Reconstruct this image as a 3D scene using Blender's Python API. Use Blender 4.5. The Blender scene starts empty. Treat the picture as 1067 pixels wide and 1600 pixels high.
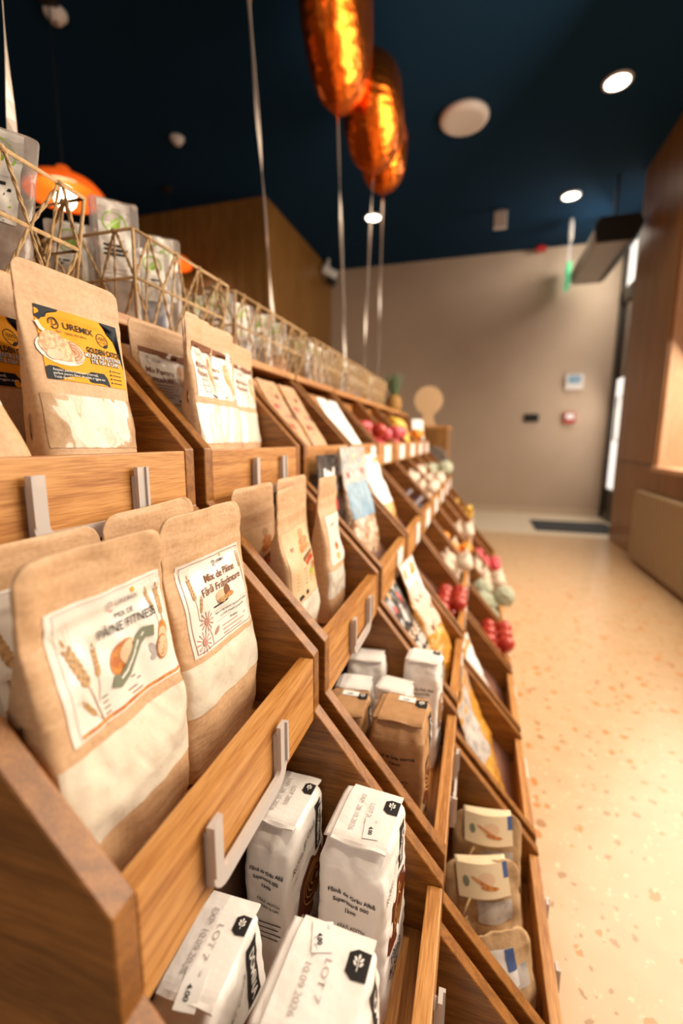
import bpy, bmesh, math, random
from mathutils import Vector, Matrix, noise
C = bpy.context.scene.collection
SC = bpy.context.scene
PI = math.pi
random.seed(7)
# ------------------------------------------------------------------ camera, world, lights, exposure
FPX, PPX, PPY, ROLL = 700.0, 748.0, 687.0, math.radians(0.3)
vy = Vector((PPX - 533.5, -(PPY - 800.0), -FPX)).normalized()
up0 = Vector((math.sin(ROLL), math.cos(ROLL), 0))
up = (up0 + Vector((0, 0, -(up0.dot(vy)) / vy.z))).normalized()
vx = vy.cross(up)
cam_d = bpy.data.cameras.new('camera'); cam = bpy.data.objects.new('camera', cam_d); C.objects.link(cam)
cam.matrix_world = Matrix((vx, vy, up)).to_4x4()
cam_d.sensor_fit = 'VERTICAL'; cam_d.sensor_height = 36.0; cam_d.lens = FPX / 1600 * 36
cam_d.clip_start = 0.02; cam_d.clip_end = 60
cam_d.dof.use_dof = True; cam_d.dof.focus_distance = 0.52; cam_d.dof.aperture_fstop = 2.0
SC.camera = cam
SC.view_settings.view_transform = 'Standard'; SC.view_settings.look = 'None'
SC.view_settings.exposure = 0.10; SC.view_settings.gamma = 1.0; SC.view_settings.use_curve_mapping = False
w = bpy.data.worlds.new('world'); SC.world = w; w.use_nodes = True
w.node_tree.nodes['Background'].inputs[0].default_value = (1.0, 0.90, 0.80, 1)
w.node_tree.nodes['Background'].inputs[1].default_value = 0.30

def area(name, loc, aim, sx, sy, power, col):
    l = bpy.data.lights.new(name, 'AREA'); l.shape = 'RECTANGLE'; l.size = sx; l.size_y = sy; l.energy = power; l.color = col
    o = bpy.data.objects.new(name, l); C.objects.link(o); o.location = loc
    o.rotation_euler = (Vector(aim) - Vector(loc)).to_track_quat('-Z', 'Y').to_euler(); return o
area('window_daylight', (2.0, 2.3, 1.05), (0, 1.3, -0.5), 3.5, 2.2, 200, (1.0, 0.84, 0.66))
area('rear_fill', (0.4, -1.6, 1.3), (-0.3, 1.2, -0.3), 2.6, 1.8, 14, (1.0, 0.87, 0.74))  # weak fill lamp added behind the camera, no source known there
area('transom_daylight', (1.58, 5.80, 2.05), (0.2, 6.5, 0.9), 1.2, .5, 38, (1.0, 0.92, 0.80))
area('door_daylight', (1.58, 5.80, 0.1), (0, 6.0, -0.4), 1.2, 1.2, 12, (1.0, 0.92, 0.80))

# ------------------------------------------------------------------ helpers
def link(o, parent=None):
    C.objects.link(o)
    if parent is not None: o.parent = parent
    return o
def mesh(name, V, F, mats, parent=None, MI=None, smooth=False):
    me = bpy.data.meshes.new(name); me.from_pydata([tuple(v) for v in V], [], F)
    for m in (mats if isinstance(mats, (list, tuple)) else [mats]): me.materials.append(m)
    if MI: me.polygons.foreach_set('material_index', MI)
    if smooth: me.polygons.foreach_set('use_smooth', [True] * len(me.polygons))
    me.validate(); me.update()
    return link(bpy.data.objects.new(name, me), parent)
def bmobj(name, bm, mat, parent=None, smooth=False):
    me = bpy.data.meshes.new(name); bm.to_mesh(me); bm.free()
    for m in (mat if isinstance(mat, (list, tuple)) else [mat]): me.materials.append(m)
    if smooth: me.polygons.foreach_set('use_smooth', [True] * len(me.polygons))
    return link(bpy.data.objects.new(name, me), parent)
def thing(name, label, cat, loc=(0, 0, 0), rot=(0, 0, 0), group=None):
    o = bpy.data.objects.new(name, None); o.empty_display_size = .02; C.objects.link(o)
    o.location = loc; o.rotation_euler = rot
    return tag(o, label, cat, group)
def tag(o, label, cat, group=None):
    o['label'] = label; o['category'] = cat
    if group: o['group'] = group
    return o
def struct(o): o['kind'] = 'structure'; return o
def dup(root, loc=None, rot=None, label=None, group=None):
    r = root.copy(); C.objects.link(r)
    if loc is not None: r.location = loc
    if rot is not None: r.rotation_euler = rot
    if label: r['label'] = label
    if group: r['group'] = group
    for ch in list(root.children):
        c = ch.copy(); C.objects.link(c); c.parent = r
        for g in ch.children:
            d = g.copy(); C.objects.link(d); d.parent = c
    return r
def box_bm(bm, x0, y0, z0, x1, y1, z1, bev=0.0):
    b2 = bmesh.new(); bmesh.ops.create_cube(b2, size=1)
    for v in b2.verts: v.co = Vector(((x0 + x1) / 2 + v.co.x * (x1 - x0), (y0 + y1) / 2 + v.co.y * (y1 - y0), (z0 + z1) / 2 + v.co.z * (z1 - z0)))
    if bev > 0: bmesh.ops.bevel(b2, geom=b2.edges[:], offset=bev, segments=2, affect='EDGES', profile=.6)
    me = bpy.data.meshes.new('t'); b2.to_mesh(me); b2.free(); bm.from_mesh(me); bpy.data.meshes.remove(me)
def box(name, x0, y0, z0, x1, y1, z1, mat, parent=None, bev=0.0):
    bm = bmesh.new(); box_bm(bm, min(x0, x1), min(y0, y1), min(z0, z1), max(x0, x1), max(y0, y1), max(z0, z1), bev); return bmobj(name, bm, mat, parent)
def prism_bm(bm, pts, y0, y1, bev=0.0):   # pts in xz, extruded along y
    b2 = bmesh.new()
    vs = [b2.verts.new((p[0], y0, p[1])) for p in pts]; f = b2.faces.new(vs)
    r = bmesh.ops.extrude_face_region(b2, geom=[f])
    for e in r['geom']:
        if isinstance(e, bmesh.types.BMVert): e.co.y = y1
    bmesh.ops.recalc_face_normals(b2, faces=b2.faces[:])
    if bev > 0: bmesh.ops.bevel(b2, geom=b2.edges[:], offset=bev, segments=1, affect='EDGES')
    me = bpy.data.meshes.new('t'); b2.to_mesh(me); b2.free(); bm.from_mesh(me); bpy.data.meshes.remove(me)
def tube_bm(bm, pts, r, n=6, twist=0.0, flat=1.0, close=False):
    pts = [Vector(p) for p in pts]; rings = []
    rad = r if isinstance(r, (list, tuple)) else [r] * len(pts)
    prev = None
    for i, p in enumerate(pts):
        d = (pts[min(i + 1, len(pts) - 1)] - pts[max(i - 1, 0)]).normalized()
        a = Vector((0, 0, 1)) if abs(d.z) < .9 else Vector((1, 0, 0))
        if prev is not None and (prev - d * prev.dot(d)).length > 1e-4: s = (prev - d * prev.dot(d)).normalized()
        else: s = d.cross(a).normalized()
        prev = s; t = d.cross(s)
        ring = []
        for k in range(n):
            q = 2 * PI * k / n + twist * i
            ring.append(bm.verts.new(p + s * math.cos(q) * rad[i] + t * math.sin(q) * rad[i] * flat))
        rings.append(ring)
    for i in range(len(rings) - 1):
        for k in range(n):
            bm.faces.new((rings[i][k], rings[i][(k + 1) % n], rings[i + 1][(k + 1) % n], rings[i + 1][k]))
    bm.faces.new(rings[0][::-1]); bm.faces.new(rings[-1])
def lathe_bm(bm, prof, n=24, loc=(0, 0, 0)):   # prof (r,z)
    rings = []
    for r, z in prof:
        if r < 1e-6: rings.append([bm.verts.new((loc[0], loc[1], loc[2] + z))])
        else: rings.append([bm.verts.new((loc[0] + r * math.cos(2 * PI * k / n), loc[1] + r * math.sin(2 * PI * k / n), loc[2] + z)) for k in range(n)])
    for a, b in zip(rings, rings[1:]):
        for k in range(n):
            k2 = (k + 1) % n
            if len(a) == 1 and len(b) == 1: continue
            if len(a) == 1: bm.faces.new((a[0], b[k2], b[k]))
            elif len(b) == 1: bm.faces.new((a[k], a[k2], b[0]))
            else: bm.faces.new((a[k], a[k2], b[k2], b[k]))
    bmesh.ops.recalc_face_normals(bm, faces=bm.faces[:])

# ------------------------------------------------------------------ materials
def mat(name, col, rough=.5, metal=0, coat=0, bump=None, var=None, emit=None, estr=0, trans=0, alpha=1, sheen=0, spec=.5, coatr=.1):
    m = bpy.data.materials.new(name); m.use_nodes = True; nt = m.node_tree; b = nt.nodes['Principled BSDF']
    b.inputs['Base Color'].default_value = (*col, 1); b.inputs['Roughness'].default_value = rough; b.inputs['Metallic'].default_value = metal
    b.inputs['Coat Weight'].default_value = coat; b.inputs['Coat Roughness'].default_value = coatr; b.inputs['Transmission Weight'].default_value = trans
    b.inputs['Alpha'].default_value = alpha; b.inputs['Sheen Weight'].default_value = sheen; b.inputs['Specular IOR Level'].default_value = spec
    if emit: b.inputs['Emission Color'].default_value = (*emit, 1); b.inputs['Emission Strength'].default_value = estr
    tc = nt.nodes.new('ShaderNodeTexCoord')
    if var:    # (scale, detail, colour2, lo, hi, stretch xyz)
        sc, det, c2, lo, hi = var[:5]; st = var[5] if len(var) > 5 else (1, 1, 1)
        mp = nt.nodes.new('ShaderNodeMapping'); mp.inputs['Scale'].default_value = st; nt.links.new(tc.outputs['Object'], mp.inputs[0])
        nz = nt.nodes.new('ShaderNodeTexNoise'); nz.inputs['Scale'].default_value = sc; nz.inputs['Detail'].default_value = det
        nt.links.new(mp.outputs[0], nz.inputs['Vector'])
        cr = nt.nodes.new('ShaderNodeValToRGB'); cr.color_ramp.elements[0].position = lo; cr.color_ramp.elements[1].position = hi
        cr.color_ramp.elements[0].color = (*col, 1); cr.color_ramp.elements[1].color = (*c2, 1)
        nt.links.new(nz.outputs[0], cr.inputs[0]); nt.links.new(cr.outputs[0], b.inputs['Base Color'])
    if bump:   # list of (scale, strength, dist, stretch)
        prev = None
        for bb in bump:
            st = bb[3] if len(bb) > 3 else (1, 1, 1)
            mp = nt.nodes.new('ShaderNodeMapping'); mp.inputs['Scale'].default_value = st; nt.links.new(tc.outputs['Object'], mp.inputs[0])
            nz = nt.nodes.new('ShaderNodeTexNoise'); nz.inputs['Scale'].default_value = bb[0]; nz.inputs['Detail'].default_value = 3
            nt.links.new(mp.outputs[0], nz.inputs['Vector'])
            bp = nt.nodes.new('ShaderNodeBump'); bp.inputs['Strength'].default_value = bb[1]; bp.inputs['Distance'].default_value = bb[2]
            nt.links.new(nz.outputs[0], bp.inputs['Height'])
            if prev: nt.links.new(prev.outputs[0], bp.inputs['Normal'])
            prev = bp
        nt.links.new(prev.outputs[0], b.inputs['Normal'])
        if coat: nt.links.new(prev.outputs[0], b.inputs['Coat Normal'])
    return m

def wood(name, dark, mid, light, st, scale=6.0, rough=.45, fine=140, ring=1.0):
    """procedural oak: stretched noise rings plus fine pores; st stretches the object coordinates (small = along the grain)"""
    m = bpy.data.materials.new(name); m.use_nodes = True; nt = m.node_tree; N = nt.nodes.new; L = nt.links.new; b = nt.nodes['Principled BSDF']
    b.inputs['Roughness'].default_value = rough; b.inputs['Coat Weight'].default_value = .12; b.inputs['Coat Roughness'].default_value = .3
    tc = N('ShaderNodeTexCoord'); oi = N('ShaderNodeObjectInfo')
    ad = N('ShaderNodeVectorMath'); ad.operation = 'ADD'; cx = N('ShaderNodeCombineXYZ')
    mu = N('ShaderNodeMath'); mu.operation = 'MULTIPLY'; mu.inputs[1].default_value = 37.0; L(oi.outputs['Random'], mu.inputs[0])
    for i in range(3): L(mu.outputs[0], cx.inputs[i])
    L(tc.outputs['Object'], ad.inputs[0]); L(cx.outputs[0], ad.inputs[1])
    mp = N('ShaderNodeMapping'); mp.inputs['Scale'].default_value = st; L(ad.outputs[0], mp.inputs[0])
    n1 = N('ShaderNodeTexNoise'); n1.inputs['Scale'].default_value = scale; n1.inputs['Detail'].default_value = 2; n1.inputs['Distortion'].default_value = .6; L(mp.outputs[0], n1.inputs['Vector'])
    m1 = N('ShaderNodeMath'); m1.operation = 'MULTIPLY'; m1.inputs[1].default_value = 9.0 * ring; L(n1.outputs[0], m1.inputs[0])
    fr = N('ShaderNodeMath'); fr.operation = 'PINGPONG'; fr.inputs[1].default_value = 1.0; L(m1.outputs[0], fr.inputs[0])
    n2 = N('ShaderNodeTexNoise'); n2.inputs['Scale'].default_value = fine; n2.inputs['Detail'].default_value = 4; L(mp.outputs[0], n2.inputs['Vector'])
    mx = N('ShaderNodeMix'); mx.inputs[0].default_value = .78; L(fr.outputs[0], mx.inputs[2]); L(n2.outputs[0], mx.inputs[3])
    cr = N('ShaderNodeValToRGB'); e = cr.color_ramp.elements; e[0].position = .36; e[0].color = (*dark, 1); e[1].position = .66; e[1].color = (*light, 1)
    k = e.new(.5); k.color = (*mid, 1); L(mx.outputs[0], cr.inputs[0]); L(cr.outputs[0], b.inputs['Base Color'])
    bp = N('ShaderNodeBump'); bp.inputs['Strength'].default_value = .25; bp.inputs['Distance'].default_value = .0006; L(n2.outputs[0], bp.inputs['Height']); L(bp.outputs[0], b.inputs['Normal'])
    return m
OD, OM, OL = (.34, .125, .022), (.49, .215, .050), (.62, .31, .095)
M = {}
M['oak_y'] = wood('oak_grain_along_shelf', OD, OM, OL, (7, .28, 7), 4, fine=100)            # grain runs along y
M['oak_x'] = wood('oak_side_panel_shaded', (.17, .058, .006), (.25, .092, .011), (.34, .135, .024), (.35, 6, 6), 4, fine=100)  # oak darkened in colour to carry the shade on the side panels
M['wall_wood'] = wood('oak_wall_veneer', (.19, .080, .014), (.26, .115, .022), (.32, .15, .034), (5, 5, .35), 2.2, .4, 40, .8)
M['reveal_wood'] = wood('pale_wood_reveal', (.50, .28, .15), (.56, .33, .19), (.61, .38, .24), (5, 5, .35), 2.0, .5, 40, .5)
M['dark_back'] = mat('dark_brown_back', (.06, .025, .008), .6)  # very dark brown for backs, plinth and joint trim
KR = [(26, .55, .0040, (1, .5, 2.2)), (60, .35, .0012, (1, 1, 3)), (900, .25, .0003)]
M['kraft'] = mat('kraft_paper', (.56, .345, .185), .55, bump=KR, var=(220, 4, (.64, .41, .235), .35, .65))
M['kraft_dark'] = mat('brown_kraft_paper', (.44, .235, .10), .6, bump=KR, var=(90, 4, (.49, .27, .125), .35, .65))
M['flour'] = mat('flour_behind_clear_window', (.80, .73, .60), .35, coat=.7, coatr=.08, bump=[(28, .5, .004), (300, .25, .0008)], var=(150, 5, (.60, .49, .33), .62, .80))
M['flour_plain'] = mat('white_flour_behind_clear_window', (.80, .74, .63), .35, coat=.7, coatr=.08, bump=[(30, .5, .004), (300, .2, .0008)])
M['breading'] = mat('crumbs_behind_clear_window', (.60, .40, .24), .3, coat=1, coatr=.04, bump=[(9, .7, .03)], var=(300, 5, (.54, .35, .2), .4, .6))
M['label'] = mat('glossy_cream_label', (.84, .78, .71), .3, coat=.5, coatr=.12, bump=[(30, .4, .003)])
M['label_dull'] = mat('cream_label', (.80, .75, .68), .4)
M['flourpaper'] = mat('white_flour_paper', (.89, .85, .82), .5, bump=[(22, .55, .007), (70, .25, .002), (160, .2, .0006)])
M['ink'] = mat('black_ink', (.02, .018, .018), .6, spec=.2)
M['ink_grey'] = mat('grey_print', (.42, .37, .36), .6)
M['ink_brown'] = mat('brown_ink', (.22, .09, .04), .6, spec=.2)
M['ink_rose'] = mat('rose_brown_ink', (.45, .22, .17), .5)
M['ink_green'] = mat('sage_green_ink', (.20, .22, .15), .6, spec=.3)
M['ink_white'] = mat('white_ink', (.85, .82, .78), .5)
M['yellow'] = mat('yellow_print', (.84, .36, .004), .6, spec=.25)
M['navy'] = mat('blue_black_print', (.010, .015, .022), .55, spec=.2)
M['bread'] = mat('bread_crust_print', (.45, .13, .025), .4, var=(160, 3, (.62, .27, .06), .4, .6))
M['crumb'] = mat('bread_crumb_print', (.74, .50, .32), .4)
M['wheat'] = mat('wheat_print', (.56, .34, .14), .5, var=(400, 2, (.32, .17, .06), .45, .6))
M['wheat_dark'] = mat('dark_wheat_print', (.25, .14, .06), .5)
M['plate'] = mat('pale_plate_print', (.85, .72, .62), .3)
M['pasta_print'] = mat('fried_food_print', (.55, .17, .03), .35, var=(240, 4, (.80, .50, .24), .4, .62), coat=.1)
M['red'] = mat('red_print', (.62, .03, .02), .4)
M['swirl'] = mat('chocolate_swirl_print', (.14, .028, .008), .35)
M['gold'] = mat('golden_print', (.70, .40, .13), .4)
M['green'] = mat('lime_green_print', (.30, .52, .03), .4)
M['dgreen'] = mat('dark_green_print', (.06, .28, .05), .4)
M['acrylic'] = mat('frosted_acrylic', (.76, .69, .65), .42, trans=.30, coat=.2)
M['card'] = mat('white_price_card', (.85, .84, .83), .5)
M['twine'] = mat('jute_twine', (.42, .27, .12), .8, bump=[(400, .8, .001, (1, 1, 1))], var=(120, 3, (.54, .36, .18), .4, .6))
M['ceiling'] = mat('navy_ceiling_paint', (.0025, .024, .058), .9, spec=.15)
M['wallgrey'] = mat('taupe_wall_paint', (.53, .395, .285), .75, var=(3, 2, (.55, .41, .30), .4, .6))
M['baseb'] = mat('pale_skirting', (.62, .48, .34), .5)
M['white_pl'] = mat('white_plastic', (.78, .74, .70), .4)
M['black_pl'] = mat('black_plastic', (.012, .012, .013), .4)
M['darkmetal'] = mat('dark_bronze_metal', (.03, .026, .022), .4, .5)
M['greymetal'] = mat('grey_metal', (.36, .34, .31), .4, .3)
M['radiator'] = mat('beige_radiator_paint', (.40, .30, .18), .5)
M['kraft_light'] = mat('pale_tan_print', (.70, .48, .28), .5, bump=[(60, .3, .001)])
M['cream_card'] = mat('cream_card', (.80, .64, .42), .6)
M['matrug'] = mat('dark_grey_mat', (.035, .038, .042), .9, bump=[(200, .6, .002)])
M['foil'] = mat('orange_foil', (.98, .22, .022), .27, 1.0, bump=[(9, .4, .04), (34, .2, .008)])
M['ribbon'] = mat('cream_ribbon', (.74, .64, .54), .25, coat=.5)
M['lamp_orange'] = mat('orange_lamp_shade', (.85, .12, .01), .35, coat=.4, emit=(1, .13, .01), estr=.55)
M['bulb'] = mat('glowing_bulb', (1, .9, .7), .4, emit=(1, .80, .50), estr=14)
M['down'] = mat('glowing_downlight', (1, .95, .85), .4, emit=(1, .90, .72), estr=9)
M['daylight'] = mat('glowing_door_glass', (.9, .9, .9), .4, emit=(1, .93, .84), estr=1.1)  # opaque pane with emission standing in for the daylight outside
M['dim_glass'] = mat('dim_door_glass', (.10, .075, .07), .15, coat=.5)
M['red_pl'] = mat('red_plastic', (.45, .02, .015), .4)
M['exit'] = mat('green_exit_sign', (.10, .55, .22), .4, emit=(.2, .8, .4), estr=.35)
def floor_mat():
    m = mat('terrazzo', (.80, .60, .38), .32, coat=.25, coatr=.25); nt = m.node_tree; N = nt.nodes.new; L = nt.links.new; b = nt.nodes['Principled BSDF']
    tc = N('ShaderNodeTexCoord'); prev = None
    base = N('ShaderNodeTexNoise'); base.inputs['Scale'].default_value = 14; L(tc.outputs['Object'], base.inputs['Vector'])
    cr = N('ShaderNodeValToRGB'); cr.color_ramp.elements[0].position = .3; cr.color_ramp.elements[1].position = .7
    cr.color_ramp.elements[0].color = (.58, .385, .215, 1); cr.color_ramp.elements[1].color = (.63, .43, .25, 1); L(base.outputs[0], cr.inputs[0]); prev = cr.outputs[0]
    for sc, th, c, off in ((22, .20, (.60, .20, .02), 0), (34, .19, (.36, .19, .07), 3.1), (60, .2, (.78, .58, .36), 7.7), (19, .13, (.38, .18, .05), 5.3)):
        ns = N('ShaderNodeTexNoise'); ns.inputs['Scale'].default_value = sc * 1.2; L(tc.outputs['Object'], ns.inputs['Vector'])
        ad = N('ShaderNodeVectorMath'); ad.operation = 'MULTIPLY_ADD'; ad.inputs[1].default_value = (.03, .03, .03); ad.inputs[2].default_value = (off, off, 0)
        L(ns.outputs['Color'], ad.inputs[0]); a2 = N('ShaderNodeVectorMath'); a2.operation = 'ADD'; L(tc.outputs['Object'], a2.inputs[0]); L(ad.outputs[0], a2.inputs[1])
        vo = N('ShaderNodeTexVoronoi'); vo.inputs['Scale'].default_value = sc; L(a2.outputs[0], vo.inputs['Vector'])
        sp = N('ShaderNodeSeparateColor'); L(vo.outputs['Color'], sp.inputs[0])
        th1 = N('ShaderNodeMath'); th1.operation = 'MULTIPLY'; th1.inputs[1].default_value = th * 1.8; L(sp.outputs[0], th1.inputs[0])
        lt = N('ShaderNodeMath'); lt.operation = 'LESS_THAN'; L(vo.outputs['Distance'], lt.inputs[0]); L(th1.outputs[0], lt.inputs[1])
        g = N('ShaderNodeMath'); g.operation = 'GREATER_THAN'; g.inputs[1].default_value = .45; L(sp.outputs[1], g.inputs[0])
        mm = N('ShaderNodeMath'); mm.operation = 'MULTIPLY'; L(lt.outputs[0], mm.inputs[0]); L(g.outputs[0], mm.inputs[1])
        m8 = N('ShaderNodeMath'); m8.operation = 'MULTIPLY'; m8.inputs[1].default_value = .9; L(mm.outputs[0], m8.inputs[0])
        mx = N('ShaderNodeMix'); mx.data_type = 'RGBA'; L(m8.outputs[0], mx.inputs[0]); L(prev, mx.inputs[6]); mx.inputs[7].default_value = (*c, 1); prev = mx.outputs[2]
    L(prev, b.inputs['Base Color']); return m
M['floor'] = floor_mat()

# ------------------------------------------------------------------ printed art mapped on curved packaging
_tc = {}
def text_mesh(s, bold=0.0):
    k = (s, bold)
    if k not in _tc:
        cu = bpy.data.curves.new('t', 'FONT'); cu.body = s; cu.size = 1; cu.align_x = 'CENTER'; cu.offset = bold; cu.resolution_u = 3
        o = bpy.data.objects.new('t', cu); me = o.to_mesh()
        V = [(v.co.x, v.co.y) for v in me.vertices]; F = [tuple(p.vertices) for p in me.polygons]
        o.to_mesh_clear(); bpy.data.objects.remove(o); bpy.data.curves.remove(cu)
        xs = [v[0] for v in V] or [0]; _tc[k] = (V, F, min(xs), max(xs))
    return _tc[k]
class Art:
    def __init__(s): s.V = []; s.F = []; s.MI = []; s.mats = []
    def _m(s, m):
        m = M[m] if isinstance(m, str) else m
        if m not in s.mats: s.mats.append(m)
        return s.mats.index(m)
    def add(s, V, F, m, h):
        b = len(s.V); k = s._m(m); s.V += [(v[0], v[1], h) for v in V]
        for f in F: s.F.append(tuple(i + b for i in f)); s.MI.append(k)
    def rect(s, x0, y0, x1, y1, m, h=.0006, nx=8, ny=8, rot=0, wave=0):
        if nx >= 10: nx *= 2; ny = max(1, ny * 2 if ny > 1 else 1)
        cx, cy = (x0 + x1) / 2, (y0 + y1) / 2; V = []; F = []
        for j in range(ny + 1):
            for i in range(nx + 1):
                dx = x0 + (x1 - x0) * i / nx - cx; dy = y0 + (y1 - y0) * j / ny - cy
                if wave and j == ny: dy += wave * math.sin(i / nx * 2 * PI)
                V.append((cx + dx * math.cos(rot) - dy * math.sin(rot), cy + dx * math.sin(rot) + dy * math.cos(rot)))
        for j in range(ny):
            for i in range(nx): a = j * (nx + 1) + i; F.append((a, a + 1, a + nx + 2, a + nx + 1))
        s.add(V, F, m, h)
    def frame(s, x0, y0, x1, y1, t, m, h):
        s.rect(x0, y0, x1, y0 + t, m, h, 12, 1); s.rect(x0, y1 - t, x1, y1, m, h, 12, 1); s.rect(x0, y0, x0 + t, y1, m, h, 1, 12); s.rect(x1 - t, y0, x1, y1, m, h, 1, 12)
    def blob(s, pts, m, h=.0009, rings=3):
        n = len(pts); cx = sum(p[0] for p in pts) / n; cy = sum(p[1] for p in pts) / n; V = [(cx, cy)]; F = []
        for r in range(1, rings + 1): V += [(cx + (p[0] - cx) * r / rings, cy + (p[1] - cy) * r / rings) for p in pts]
        for i in range(n): F.append((0, 1 + i, 1 + (i + 1) % n))
        for r in range(rings - 1):
            for i in range(n): a = 1 + r * n; F.append((a + i, a + n + i, a + n + (i + 1) % n, a + (i + 1) % n))
        s.add(V, F, m, h)
    def ell(s, cx, cy, rx, ry, m, h=.0009, rot=0, n=20, a0=0, a1=2 * PI):
        P = []
        for i in range(n):
            a = a0 + (a1 - a0) * i / (n if a1 - a0 > 6.2 else n - 1); dx = rx * math.cos(a); dy = ry * math.sin(a)
            P.append((cx + dx * math.cos(rot) - dy * math.sin(rot), cy + dx * math.sin(rot) + dy * math.cos(rot)))
        s.blob(P, m, h)
    def strip(s, path, w, m, h=.001):
        V = []; F = []
        for i, p in enumerate(path):
            a = path[max(i - 1, 0)]; b = path[min(i + 1, len(path) - 1)]; d = math.hypot(b[0] - a[0], b[1] - a[1]) or 1
            nx, ny = -(b[1] - a[1]) / d, (b[0] - a[0]) / d; ww = (w[i] if isinstance(w, (list, tuple)) else w) / 2
            V += [(p[0] + nx * ww, p[1] + ny * ww), (p[0] - nx * ww, p[1] - ny * ww)]
            if i: k = 2 * i; F.append((k - 2, k - 1, k + 1, k))
        s.add(V, F, m, h)
    def ring(s, cx, cy, r, w, m, h, a0=0, a1=2 * PI, ry=None):
        ry = ry or r; s.strip([(cx + r * math.cos(a0 + (a1 - a0) * i / 20), cy + ry * math.sin(a0 + (a1 - a0) * i / 20)) for i in range(21)], w, m, h)
    def text(s, t, cx, cy, size, m='ink', h=.0014, bold=0.0, rot=0, shear=0, sx=1, width=None):
        V, F, x0, x1 = text_mesh(t, bold)
        if width: sx = width / ((x1 - x0) * size)
        out = []
        for x, y in V:
            x = (x + shear * y) * size * sx; y = (y - .35) * size
            out.append((cx + x * math.cos(rot) - y * math.sin(rot), cy + x * math.sin(rot) + y * math.cos(rot)))
        s.add(out, F, m, h)
    def wheat(s, cx, cy, L, ang=0, m='wheat', h=.001, k=6):
        def T(x, y): return (cx + x * math.cos(ang) - y * math.sin(ang), cy + x * math.sin(ang) + y * math.cos(ang))
        s.strip([T(0, -L * .9), T(L * .03, -L * .4), T(0, 0)], L * .025, 'wheat_dark', h)
        for i in range(k):
            y = L * i / k * .85
            for sg in (-1, 1):
                c = T(sg * L * .055, y + L * .05); s.ell(c[0], c[1], L * .05, L * .105, m, h + .0001 * (i % 2), ang - sg * .45, 8)
        c = T(0, L * .95); s.ell(c[0], c[1], L * .04, L * .1, m, h, ang, 8)
        for q in (-.3, -.1, .12, .3): s.strip([T(q * L * .25, L * .7), T(q * L * .7, L * 1.28)], L * .012, m, h)
    def build(s, name, mapper, parent):
        return mesh(name, [mapper(u, v, h) for u, v, h in s.V], s.F, s.mats, parent, s.MI, smooth=True)
def fakelines(a, x0, x1, y, dy, n, size, m, words=None, rot=0):
    """small print: rows of tiny letters"""
    W = words or ['faina alba de grau pentru paine', 'amestec usor de folosit acasa', 'paine cu miez pufos si coaja']
    for i in range(n): a.text(W[i % len(W)], (x0 + x1) / 2, y - dy * i, size, m, width=(x1 - x0) * (1 - .12 * (i % 3)), rot=rot)
def sm(t): t = max(0., min(1., t)); return t * t * (3 - 2 * t)
# ------------------------------------------------------------------ structure
FZ, CZ = -1.0, 2.40
def quadbox(name, *a, m, bev=0): return struct(box(name, *a, M[m], None, bev))
quadbox('floor', -6, -2.6, FZ - .1, 4.2, 6.8, FZ, m='floor')
quadbox('ceiling', -6, -2.6, CZ, 4.2, 6.8, CZ + .1, m='ceiling')
quadbox('wall_far', -2.6, 6.62, FZ, 2.4, 6.8, CZ, m='wallgrey')
quadbox('wall_left', -6.1, -2.6, FZ, -6, 6.8, CZ, m='wall_wood')
quadbox('wall_left_block', -6, 4.5, FZ, -2.17, 6.8, CZ, m='wall_wood')
bm = bmesh.new(); box_bm(bm, 1.325, 4.08, FZ, 1.85, 5.09, CZ); struct(bmobj('wall_right_pier', bm, M['wall_wood']))
bm = bmesh.new(); box_bm(bm, 1.325, .15, FZ, 1.85, 4.08, -.235); box_bm(bm, 1.325, .15, 2.2, 1.85, 4.08, CZ); struct(bmobj('wall_right', bm, M['wall_wood']))
struct(box('wall_right_near', 1.325, -2.6, FZ, 1.85, .15, CZ, M['wall_wood']))
# window: sill, reveal lining, frame
wn = thing('window_1', '', ''); wn['kind'] = 'structure'
for k in ('label', 'category'): del wn[k]
box('window_sill', 1.30, .15, -.235, 1.85, 4.079, -.200, M['reveal_wood'], wn, .003)
box('window_reveal', 1.345, 4.062, -.200, 1.849, 4.079, 2.2, M['reveal_wood'], wn)
bm = bmesh.new()
for y0, y1 in ((.15, .21), (1.38, 1.44), (2.68, 2.74), (4.0, 4.06)): box_bm(bm, 1.78, y0, -.2, 1.84, y1, 2.2, .004)
for z0, z1 in ((-.2, -.14), (2.14, 2.2)): box_bm(bm, 1.78, .15, z0, 1.84, 4.06, z1)
bmobj('window_frame', bm, M['darkmetal'], wn)
struct(box('trim_1', 1.318, 4.09, -.197, 1.3249, 5.085, -.191, M['dark_back']))
# door recess
quadbox('wall_right_recess', 1.66, 5.0905, FZ, 1.9, 6.62, FZ + .02, m='wall_wood')
dr = thing('door_1', '', '', (1.60, 5.1, FZ)); dr['kind'] = 'structure'
for k in ('label', 'category'): del dr[k]
bm = bmesh.new()
for y0, y1 in ((0, .06), (.92, .98), (1.36, 1.515)): box_bm(bm, -.03, y0, 0, .05, y1, 3.4, .004)
for z0, z1 in ((.0, .12), (2.62, 2.78), (3.33, 3.4)): box_bm(bm, -.03, 0, z0, .05, 1.515, z1, .004)
bmobj('door_frame', bm, M['darkmetal'], dr)
box('transom_glass', .0, .06, 2.78, .012, 1.40, 3.33, M['daylight'], dr)
box('upper_glass', .0, .06, 1.76, .012, 1.40, 2.62, M['dim_glass'], dr)
box('lower_glass', .0, .06, .40, .012, 1.40, 1.74, M['daylight'], dr)
box('kick_panel', -.01, .06, .12, .02, 1.40, .38, M['darkmetal'], dr)
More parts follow.
